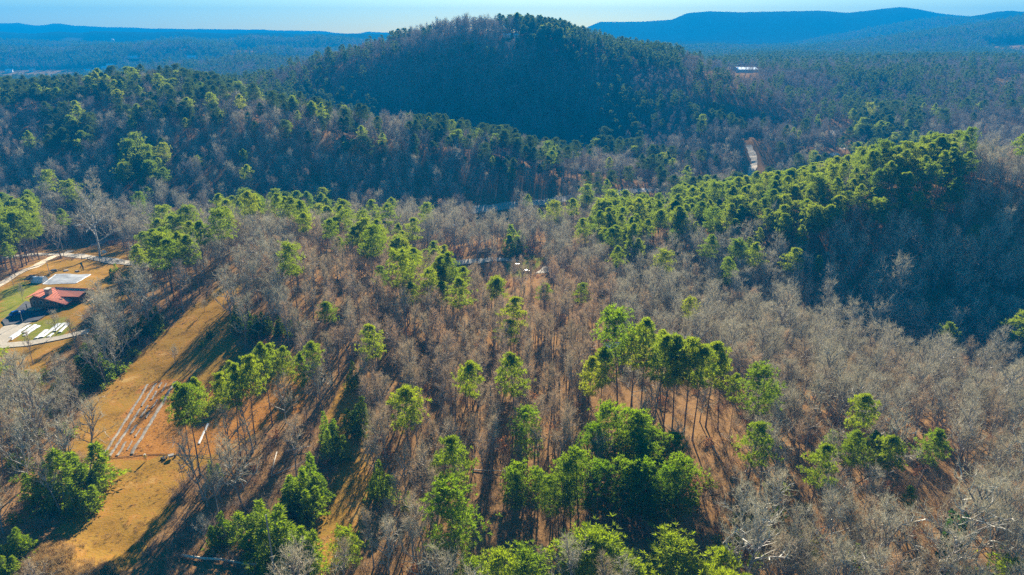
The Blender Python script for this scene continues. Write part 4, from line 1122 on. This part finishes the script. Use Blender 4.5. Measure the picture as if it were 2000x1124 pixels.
for px, py, sz, rz, wm, rm, lb in ((19,142,(16,10,6),20,'white','whitemetal','white farmhouse at the pale end of the far field'),(63,140,(13,9,5),-10,'wallpale','tanroof','reddish-roofed house in the middle of the far field edge'),
    (172,140,(12,9,4),15,'white','whitemetal','white house where the far field meets the wood'),(188,139,(11,8,4),40,'wallpale','whitemetal','pale house next to the far field corner'),
    (205,135,(14,9,4),10,'white','whitemetal','pale roofed house among far trees beyond the field corner'),(217,131,(20,10,5),5,'white','whitemetal','long white building beyond the far field corner'),
    (375,116,(22,12,6),10,'white','whitemetal','bright white building alone in the blue far valley'),(260,115,(26,12,4),0,'wallpale','whitemetal','long pale shed alone in the blue far valley')):
    gable('house', px, py, sz, R(rz), wm, rm, lb, VIL, .7)
p = at(222, 93)
T = thing('water_tower', 'white water tower on the dark ridge beyond the far field', 'water tower', p)
b = MB(); b.lathe((0,0,0), [(2.2,0),(1.6,2),(1.6,16),(2.2,18)], 10); b.obj('stem', M['whitemetal'], T)
b = MB(); b.lathe((0,0,18), [(2.2,0),(5,2.5),(6,5),(5,8),(2.5,9.6),(.3,10)], 14); b.obj('tank', M['whitemetal'], T)

# strips laid on the ground
def strip(name, a_, b_, w_, m_, h_=.22, gaps=(), seed=1):
    A, B = at(*a_), at(*b_); d = (B - A); d.z = 0; ln = d.length; d.normalize(); s = Vector((d.y, -d.x, 0)); r_ = random.Random(seed)
    v, f = [], []; n = max(4, int(ln / .9))
    rows = []
    for i in range(n + 1):
        c_ = A + d * ln * i / n; ww = w_ / 2 * (1 + r_.uniform(-.18, .18)); c_ = c_ + s * r_.uniform(-.08, .08)
        row = []
        for k, hh in ((-1, .03), (-.6, .8), (0, 1), (.6, .8), (1, .03)):
            q = c_ + s * ww * k; row.append(len(v)); v.append((q.x, q.y, gz(q.x, q.y) + .1 + h_ * hh * r_.uniform(.8, 1.1)))
        rows.append(row)
    for i in range(n):
        t = (i + .5) / n
        if any(g0 < t < g1 for g0, g1 in gaps): continue
        for k in range(4): f.append((rows[i][k], rows[i][k + 1], rows[i + 1][k + 1], rows[i + 1][k]))
    me = bpy.data.meshes.new(name); me.from_pydata(v, [], f); me.materials.append(m_)
    o = bpy.data.objects.new(name, me); col.objects.link(o); return o
RC = 'white covers over the beds in the driveway island'
for i, (a_, b_, w_, lb) in enumerate((((20,661),(57,636),1.5,'long white bed cover at the rounded end of the driveway island'),((22,665),(41,652),.6,'narrow white bed cover along the kerb of the driveway island'),
    ((47,651),(69,635),1.3,'middle white bed cover of the set nearest the parked car'),((47,657),(76,637),1.3,'white bed cover closing the set nearest the parked car'),
    ((70,662),(91,645),1.4,'short white bed cover starting the second set'),((80,660),(115,633),1.6,'longest white bed cover in the second set'),((94,659),(103,652),1.2,'stub of white cover beside the longest bed'),
    ((106,648),(125,632),1.4,'broad white bed cover towards the lawn in the second set'),((116,650),(133,632),1.3,'last white bed cover beside the lawn and belt trees'))):
    tag(strip('bed_cover', a_, b_, w_, M['white'], .18, seed=i), lb, 'bed cover', RC)
MU = 'grey film strips on the garden plot'
for i, (a_, b_, w_, gp, lb) in enumerate((((200,893),(288,752),.85,(),'outermost whole grey film strip on the orange plot, field side'),((214,892),(304,750),.8,((.45,.47),(.62,.64)),'second grey film strip on the orange plot, slightly torn'),
    ((229,891),(316,748),.75,((.16,.26),(.38,.48),(.66,.74),(.86,.92)),'broken third film strip, only pieces left on the plot'),((243,890),(325,750),.5,((.0,.05),(.16,.22),(.34,.46),(.56,.62),(.74,.86)),'ragged fourth film strip, mostly buried in orange soil'),
    ((257,888),(342,746),1.0,(),'widest grey film strip on the plot, next to the pines'),((388,868),(407,828),.7,((.3,.36),),'short white strip among the plot pine trunks'))):
    tag(strip('film_strip', a_, b_, w_ * .75, M['wallpale'] if i == 5 else M['mulch'], .10, gp, 20 + i), lb, 'film strip', MU)
# low edging wire fence at the near edge of the plot
ed = [at(*q) for q in ((196,898),(230,895),(262,891),(285,889),(315,888),(345,888),(380,891),(420,896),(460,897),(500,894))]
T = thing('low_fence', 'low dark wire edging across the near end of the garden plot', 'fence', ed[3]); O = ed[3]
for q in ed:
    b = MB(); b.tube([q - O + Vector((0,0,-.1)), q - O + Vector((0,0,.5))], [.04,.03], 5, cap=True); b.obj('post', M['dark'], T)
for a_, b_ in zip(ed[:-1], ed[1:]):
    b = MB(); b.tube([a_ - O + Vector((0,0,.12)), (a_ + b_) / 2 - O + Vector((0,0,.08)), b_ - O + Vector((0,0,.12))], [.06,.06,.06], 5); b.obj('edging_board', M['dark'], T)

# ground sheet on the lawn, shelter, mounds
o = patch('ground_sheet', [(110,536),(176,536),(148,553),(85,555)], M['sheet'], .12, None)
tag(o, 'grey fabric sheet pegged flat on the golden lawn behind the house', 'ground sheet')
for a_, b_ in (((109,536.5),(83,555.5)),((177,536.5),(149,553.5)),((84,555.5),(149,553.8))):
    s_ = strip('edge_strip', a_, b_, .55, M['white'], .06, (), 3); s_.parent = o
p = at(74, 551); T = thing('shelter', 'white hooped shelter with a dark lean-to on the lawn beside the grey sheet', 'shelter', p, R(-3))
b = MB(); n = 10
for i in range(n):
    t0, t1 = math.pi * i / n, math.pi * (i + 1) / n
    b.poly([(-1.6, -1.7 * math.cos(t0), 2.3 * math.sin(t0)), (3.2, -1.7 * math.cos(t0), 2.3 * math.sin(t0)), (3.2, -1.7 * math.cos(t1), 2.3 * math.sin(t1)), (-1.6, -1.7 * math.cos(t1), 2.3 * math.sin(t1))])
b.poly([(3.2, -1.7 * math.cos(math.pi * i / n), 2.3 * math.sin(math.pi * i / n)) for i in range(n + 1)]); b.obj('cover', M['white'], T)
for k in range(4):
    h_ = MB(); x = -1.5 + k * 1.55; h_.tube([Vector((x, -1.74 * math.cos(math.pi * i / n), 2.34 * math.sin(math.pi * i / n))) for i in range(n + 1)], [.05] * (n + 1), 4); h_.obj('hoop', M['trim'], T)
b = MB(); b.slab([(-3.6,-2.6,1.7),(-.9,-2.6,1.7),(-.9,1.2,2.5),(-3.6,1.2,2.5)], .12); b.obj('lean_to_roof', M['dark'], T)
for x, y, h_ in ((-3.4,-2.4,1.7),(-1.0,-2.4,1.7),(-3.4,1.0,2.4),(-1.0,1.0,2.4)):
    b = MB(); b.box((x, y, h_ / 2), (.14, .14, h_)); b.obj('post', M['deck'], T)
for px, py, r_, m_, lb in ((105,529,1.1,'dark','largest dark low stump on the golden lawn, nearest the lane'),(129,530,.95,'pole','grey-topped low stump in the middle of the lawn row'),(151,531,.8,'wallbrown','smallest brown low stump of the lawn row')):
    p = at(px, py); T = thing('stump', lb, 'stump', p, 0, 'low stumps in a row on the lawn')
    b = MB(); b.lathe((0,0,-.2), [(r_*1.3,0),(r_*1.05,.3),(r_,.65)], 11); b.obj('side', M['dark'], T)
    b = MB(); b.lathe((0,0,.45), [(r_*.97,0),(r_*.9,.05)], 11); b.obj('cut_top', M[m_], T)

# poles, sign, pasture fence
def upole(px, py, top, label, lampm=None, r_=.16, arm=False):
    p = at(px, py); h_ = CAM_Z - p.y * math.tan(dep(top)) - p.z
    T = thing('utility_pole' if r_ > .1 else 'lamp_post', label, 'pole' if r_ > .1 else 'lamp post', p)
    b = MB(); b.tube([Vector((0,0,-.3)), Vector((0,0,h_))], [r_, r_ * .7], 8, cap=True); b.obj('shaft', M['pole'], T)
    if arm:
        b = MB(); b.box((0, 0, h_ - .5), (2.2, .12, .14)); b.obj('crossarm', M['pole'], T)
        for x in (-.9, 0.35, .9):
            b = MB(); b.lathe((x, 0, h_ - .43), [(.05,0),(.09,.1),(.05,.22)], 6); b.obj('insulator', M['whitemetal'], T)
    if lampm:
        b = MB(); b.lathe((0, -.25, h_ - .1), [(.12,0),(.32,.12),(.26,.3),(.05,.4)], 9); b.obj('lamp_head', M[lampm], T)
    return T
upole(541, 1150, 1006, 'grey utility pole rising past the bushy evergreen at the frame edge', None, .17)
upole(889, 503, 440, 'pale pole with a lamp in the valley, dark wood behind', 'whitemetal', .2)
upole(45, 632, 609, 'thin lamp post at the edge of the dark parking area', 'whitemetal', .08)
upole(29, 568, 541, 'thin lamp post on the green lawn behind the house', 'whitemetal', .08)
upole(98, 540, 511, 'bare wooden pole beside the grey sheet, far side of the house', None, .13)
upole(125, 500, 440, 'utility pole with crossarm at the road verge by the lane junction', None, .15, True)
p = at(205, 500); T = thing('sign', 'blank white board on two posts by the roadside wood', 'sign', p)
b = MB(); b.box((0,0,2.0),(2.0,.08,1.2)); b.obj('board', M['white'], T)
for x in (-.8, .8):
    b = MB(); b.box((x,.08,.9),(.1,.1,1.8)); b.obj('post', M['pole'], T)
fp = [at(*q) for q in ((160,507),(172,508),(183,509.5),(195,511),(207,512),(219,513),(231,514),(243,515))]
T = thing('pasture_fence', 'dark post-and-rail fence along the lawn side of the road', 'fence', fp[3]); O = fp[3]
for q in fp:
    b = MB(); b.box(tuple(q - O + Vector((0,0,.6))), (.2,.2,1.5)); b.obj('post', M['dark'], T)
for a_, b_ in zip(fp[:-1], fp[1:]):
    for hh in (.5, 1.1):
        b = MB(); b.tube([a_ - O + Vector((0,0,hh)), b_ - O + Vector((0,0,hh))], [.05,.05], 4, cap=True); b.obj('rail', M['dark'], T)

# cars
def car(px, py, rz, pm, label):
    T = thing('parked_car', label, 'car', at(px, py), rz, None)
    prof = [(-2.2,.35),(-2.25,.75),(-2.05,.95),(-1.1,1.02),(1.15,1.0),(2.1,.86),(2.25,.6),(2.2,.35)]
    def loft(pr, w0, inset, z0=0):
        b = MB(); n = len(pr); k = [(-w0, 1), (-w0 + .12, .97)]
        for y, sc_ in ((-w0, 0), (-w0 + inset, 1), (w0 - inset, 1), (w0, 0)):
            for x, z in pr: b.v.append(Vector((x * (1 if sc_ else .985), y, z - (0 if sc_ else .06 if z > .7 else 0))))
        for j in range(3):
            for i in range(n):
                i2 = (i + 1) % n; b.f.append((j*n+i, j*n+i2, (j+1)*n+i2, (j+1)*n+i)); b.m.append(0)
        b.f.append(tuple(range(n))); b.f.append(tuple(reversed(range(3*n, 4*n)))); b.m += [0, 0]; return b
    loft(prof, .9, .14).obj('body', M[pm], T, True)
    g = [(-1.95,.93),(-1.35,1.46),(.35,1.48),(1.15,.97)]
    b = MB()
    for y, s_ in ((-.82, 0), (.82, 0)):
        for x, z in g: b.v.append(Vector((x, y * (.8 if z > 1.2 else 1), z)))
    b.f += [(0,1,2,3),(7,6,5,4),(0,4,5,1),(1,5,6,2),(2,6,7,3)]; b.m += [0]*5; b.obj('windows', M['glass'], T)
    b = MB(); b.slab([(-1.4,-.64,1.53),(.4,-.64,1.53),(.4,.64,1.53),(-1.4,.64,1.53)], .06); b.obj('roof', M[pm], T)
    for x in (-1.4, 1.4):
        for y in (-.85, .85):
            b = MB(); ring = [(.33,-.1),(.36,0),(.33,.1)]
            for r_, o_ in ring:
                for j in range(12): b.v.append(Vector((x + r_ * math.cos(j*math.pi/6), y + o_, .34 + r_ * math.sin(j*math.pi/6))))
            for i in range(2):
                for j in range(12): b.f.append((i*12+j, i*12+(j+1)%12, (i+1)*12+(j+1)%12, (i+1)*12+j)); b.m.append(0)
            wo = b.obj('wheel', M['tyre'], T)
            b = MB(); s_ = 1 if y > 0 else -1
            b.v += [Vector((x + .24 * math.cos(j*math.pi/6), y + .105 * s_, .34 + .24 * math.sin(j*math.pi/6))) for j in range(12)]; b.f.append(tuple(range(12))); b.m.append(0); b.obj('rim', M['rim'], wo)
    for y in (-.62, .62):
        b = MB(); b.box((2.2, y, .68), (.1, .3, .16)); b.obj('headlight', M['lamp'], T)
car(34, 615, R(62), 'paint', 'bright blue car parked on the dark paved area')
car(1091, 502, R(15), 'silver', 'silver-blue car parked by pale gravel in the valley hamlet')
car(1028, 533, R(25), 'charcoal', 'dark grey car at the near edge of the hamlet lawn')

# fallen trunks
for a_, b_, r_, lb in (((355,1088),(592,1119),.22,'very long pale log lying across the shade at the frame edge'),((541,885),(530,932),.14,'short white log lying end-on in the tangle'),((556,885),(607,877),.12,'white log at the upper side of the tangle'),
    ((530,932),(600,903),.11,'thin slanting pole of deadwood below the white log'),((354,919),(373,909),.12,'stub of pale deadwood at the field edge'),((925,920),(1000,926),.13,'pale log lying in the leaf litter before the deep green clump'),
    ((1388,866),(1406,898),.12,'pale broken trunk leaning down the slope beyond the dark clump'),((1455,925),(1472,908),.14,'short bleached log on top of the brush thicket'),((1430,868),(1405,850),.1,'thin grey pole fallen beside the dark clump')):
    A, B = at(*a_), at(*b_); d = B - A; T = thing('fallen_log', lb, 'log', A, 0, 'fallen logs')
    pts = []
    for i in range(7):
        q = A.lerp(B, i / 6); pts.append(Vector((q.x, q.y, gz(q.x, q.y) + r_ + .15 + .5 * (i / 6) * (.5 if d.length > 6 else 1))) - A)
    b = MB(); b.tube(pts, [r_ * (1.1 - .5 * i / 6) for i in range(7)], 7, cap=True); b.obj('trunk', M['deadwood'], T)
    for k in range(4):
        q = pts[2 + k % 4]; e = Vector((rnd.gauss(0, 1), rnd.gauss(0, 1), rnd.uniform(.2, 1))).normalized()
        b = MB(); b.tube([q, q + e * rnd.uniform(.5, 1.3)], [r_ * .4, .02], 4); b.obj('limb_stub', M['deadwood'], T)

# things by the plot
for px, py, m_, lb, r_, h_ in ((320,897,'tyre','clump of black plastic pots on the grass by the plot edge',.0,0),): 
    p = at(px, py); T = thing('plant_pots', lb, 'pots', p)
    for k, (dx, dy) in enumerate(((0,0),(.5,.2),(.25,-.4),(-.45,-.1),(-.2,.4))):
        b = MB(); b.lathe((dx, dy, 0), [(.16,0),(.22,.4),(.25,.42),(.19,.40)], 9); b.obj('pot', M['tyre'], T)
p = at(335, 895); T = thing('wheelbarrow', 'pale grey wheelbarrow standing on the field grass beside the black pots', 'wheelbarrow', p, R(30))
b = MB(); b.box((0,0,.62),(1.15,.8,.42)); 
for i in (0,1,2,3): b.v[i] = Vector((b.v[i].x * .62, b.v[i].y * .7, b.v[i].z))
b.obj('tray', M['pole'], T)
for y in (-.3,.3):
    b = MB(); b.tube([Vector((.75,y*.3,.25)), Vector((-.2,y,.42)), Vector((-1.05,y,.62))], [.035]*3, 5, cap=True); b.obj('handle', M['pole'], T)
    b = MB(); b.tube([Vector((-.35,y,.42)), Vector((-.42,y,.0))], [.03,.03], 5, cap=True); b.obj('leg', M['pole'], T)
b = MB(); b.v += [Vector((.75 + .25*math.cos(j*math.pi/5), yy, .25 + .25*math.sin(j*math.pi/5))) for yy in (-.06,.06) for j in range(10)]
b.f += [(j,(j+1)%10,10+(j+1)%10,10+j) for j in range(10)] + [tuple(range(10)), tuple(range(19,9,-1))]; b.m += [0]*12; b.obj('wheel', M['tyre'], T)
for px, py, lb in ((365,792,'white barrel behind the forked plot pine'),(371,794,'second white barrel, nearer the plot pine trunks')):
    p = at(px, py); T = thing('barrel', lb, 'barrel', p, 0, 'white barrels behind the plot pines')
    b = MB(); b.lathe((0,0,-.05), [(.42,0),(.48,.15),(.5,.6),(.48,1.1),(.42,1.25)], 12); b.obj('drum', M['white'], T)
    b = MB(); b.lathe((0,0,1.2), [(.43,0),(.43,.06)], 12); b.obj('lid', M['whitemetal'], T)
p = at(374, 741); T = thing('rubbish_bag', 'black bag lying on the brown slope above the garden plot', 'bag', p)
b = MB(); b.lathe((0,0,-.1), [(.5,0),(.75,.25),(.6,.6),(.2,.85)], 9)
for v in b.v: v.x *= rnd.uniform(.9, 1.3); v.y *= rnd.uniform(.8, 1.15)
b.obj('sack', M['tyre'], T); b = MB(); b.lathe((0,0,.74), [(.1,0),(.05,.08),(.16,.25)], 7); b.obj('tied_neck', M['tyre'], T)

# notice board on the hamlet lawn, rust-leaved bush, gravel pad
p = at(1010, 527); T = thing('notice_board', 'dark timber board with a pale top on the hamlet lawn', 'notice board', p)
b = MB(); b.box((0,0,2.0),(2.0,.2,1.6)); b.obj('board', M['dark'], T)
b = MB(); b.box((0,0,2.95),(2.4,.9,.16)); b.obj('cap', M['whitemetal'], T)
for x in (-.9,.9):
    b = MB(); b.box((x,0,.6),(.16,.16,1.4)); b.obj('post', M['dark'], T)
p = at(1040, 517); T = thing('bush', 'rust-leaved round bush at the corner of the hamlet lawn', 'bush', p)
st, lf = shrub(3.2, 26, 9); st.obj('stems', M['brush'], T); lf.obj('leaves', M['rust'], T)
patch('gravel_pad', [(1068,508),(1078,501),(1112,500),(1118,508),(1095,512)], M['gravel'], .2)
patch('gravel_pad', [(1045,535),(1062,521),(1080,522),(1072,533)], M['gravel'], .2)

# dry grass on the two mounds by the field
gx, gy = [], []
for (mx, my, rx, ry, h_) in MOUNDS:
    n = 420; gx.append(mx + rng.normal(0, .5, n) * rx); gy.append(my + rng.normal(0, .5, n) * ry)
gx = np.concatenate(gx); gy = np.concatenate(gy)
def grass_tuft():
    b = MB()
    for i in range(26):
        d = Vector((rnd.gauss(0, .5), rnd.gauss(0, .5), 1)).normalized(); b.sliver(Vector((rnd.gauss(0, .25), rnd.gauss(0, .25), -.05)), d, rnd.uniform(.5, 1.0), .06)
    return b.mesh('grass_tuft', [M['drygrass']])
tx, ty = rng.uniform(-135, -20, 26000), rng.uniform(86, 225, 26000); tz = ground(tx, ty); tpx, tpy, _ = project(tx, ty, tz)
kk = (in_poly(tpx, tpy, FIELD) | in_poly(tpx, tpy, TRACK)) & (wave(tx, ty, 77, 14) + rng.normal(0, .5, len(tx)) > .25)
tx, ty = tx[kk], ty[kk]
gx = np.concatenate([gx, tx]); gy = np.concatenate([gy, ty])
gs = np.concatenate([np.ones(len(gx) - len(tx)), rng.uniform(.25, .6, len(tx))])
mass('dry_grass', [grass_tuft() for _ in range(3)], gx, gy, ground(gx, gy), gs * rng.uniform(.7, 1.4, len(gx)), gs * rng.uniform(.5, 1.1, len(gx)), rng.uniform(0, 6.28, len(gx)), rng.integers(0, 3, len(gx)))

# the person by the plot
M['skin'] = mat('skin', (.45,.28,.20), .6, .05, 3); M['yellow'] = mat('yellow_jacket', (.75,.62,.12), .7, .08, 3); M['ochre'] = mat('ochre_trousers', (.62,.36,.03), .7, .1, 3); M['cream'] = mat('cream_hat', (.75,.70,.55), .8, .05, 3)
def skin_obj(name, verts, edges, radii, m_, parent, root=0, lv=1):
    me = bpy.data.meshes.new(name); me.from_pydata(verts, edges, []); me.materials.append(m_)
    o = bpy.data.objects.new(name, me); col.objects.link(o); o.parent = parent
    md = o.modifiers.new('skin', 'SKIN'); md.use_smooth_shade = True
    for i, r_ in enumerate(radii):
        sv = me.skin_vertices[0].data[i]; sv.radius = (r_, r_); sv.use_root = (i == root)
    o.modifiers.new('smooth', 'SUBSURF').levels = lv; o.modifiers['smooth'].render_levels = lv
    return o
p = at(285, 901); T = thing('person', 'person in a pale yellow jacket and ochre trousers standing at the plot edge', 'person', p, R(25))
V_ = [(0,0,.95),(0,0,1.15),(0,.01,1.38),(0,0,1.50),(0,-.02,1.60),(0,-.03,1.70),(0,-.02,1.77)]; Rr = [.13,.12,.14,.055,.085,.10,.06]; E_ = [(0,1),(1,2),(2,3),(3,4),(4,5),(5,6)]
def chain(pts, rr, start):
    prev = start
    for q, r_ in zip(pts, rr):
        V_.append(q); Rr.append(r_); E_.append((prev, len(V_) - 1)); prev = len(V_) - 1
    return prev
for s_ in (-1, 1):
    chain([(.10*s_,0,.88),(.11*s_,-.02,.50),(.12*s_,.02,.10),(.12*s_,-.12,.04)], [.10,.065,.045,.04], 0)
    h_ = chain([(.19*s_,0,1.40),(.25*s_,.03,1.12),(.24*s_,-.08,.90),(.24*s_,-.11,.84)], [.06,.045,.033,.032], 2)
    for k, (dx, ln) in enumerate(((-.03,.075),(-.01,.088),(.01,.082),(.028,.066))):
        q = V_[h_]; chain([(q[0]+dx, q[1]-.02, q[2]-ln*.55), (q[0]+dx, q[1]-.01, q[2]-ln)], [.009,.008], h_)
    q = V_[h_]; chain([(q[0]-.035*s_, q[1]-.03, q[2]-.01),(q[0]-.04*s_, q[1]-.05, q[2]-.045)], [.011,.009], h_)
skin_obj('body', V_, E_, Rr, M['skin'], T)
skin_obj('jacket', [(0,0,.90),(0,0,1.12),(0,.01,1.36),(0,0,1.47),(.18,0,1.41),(.255,.03,1.12),(.245,-.07,.92),(-.18,0,1.41),(-.255,.03,1.12),(-.245,-.07,.92)], [(0,1),(1,2),(2,3),(2,4),(4,5),(5,6),(2,7),(7,8),(8,9)], [.165,.15,.175,.075,.08,.062,.05,.08,.062,.05], M['yellow'], T)
skin_obj('trousers', [(0,0,.97),(0,0,.9),(.10,0,.84),(.11,-.02,.50),(.12,.02,.12),(-.10,0,.84),(-.11,-.02,.50),(-.12,.02,.12)], [(0,1),(1,2),(2,3),(3,4),(1,5),(5,6),(6,7)], [.15,.15,.12,.085,.07,.12,.085,.07], M['ochre'], T)
b = MB(); b.lathe((0,-.025,1.72), [(.24,0),(.245,.02),(.125,.04),(.12,.12),(.08,.16),(.01,.165)], 14); b.obj('hat', M['cream'], T)
for x in (-.035, .035):
    b = MB(); b.lathe((x,-.125,1.69), [(.012,0),(.014,.008),(.004,.018)], 6); b.obj('eye', M['tyre'], T)
b = MB(); b.v += [Vector((0,-.115,1.70)),Vector((-.018,-.115,1.655)),Vector((.018,-.115,1.655)),Vector((0,-.155,1.66))]; b.f += [(0,1,3),(0,3,2),(1,2,3)]; b.m += [0]*3; b.obj('nose', M['skin'], T)
# ------------------------------------------------------------------ haze
hz = MB(); hz.box((0, 2525, 122), (9800, 5550, 316))
m = bpy.data.materials.new('haze'); m.use_nodes = True
N = m.node_tree.nodes; N.clear(); out = N.new('ShaderNodeOutputMaterial'); pv = N.new('ShaderNodeVolumePrincipled')
pv.inputs['Color'].default_value = HAZE_COL; pv.inputs['Density'].default_value = HAZE_D; pv.inputs['Anisotropy'].default_value = HAZE_G
m.node_tree.links.new(pv.outputs[0], out.inputs['Volume'])
tag(hz.obj('haze', m), kind='stuff')
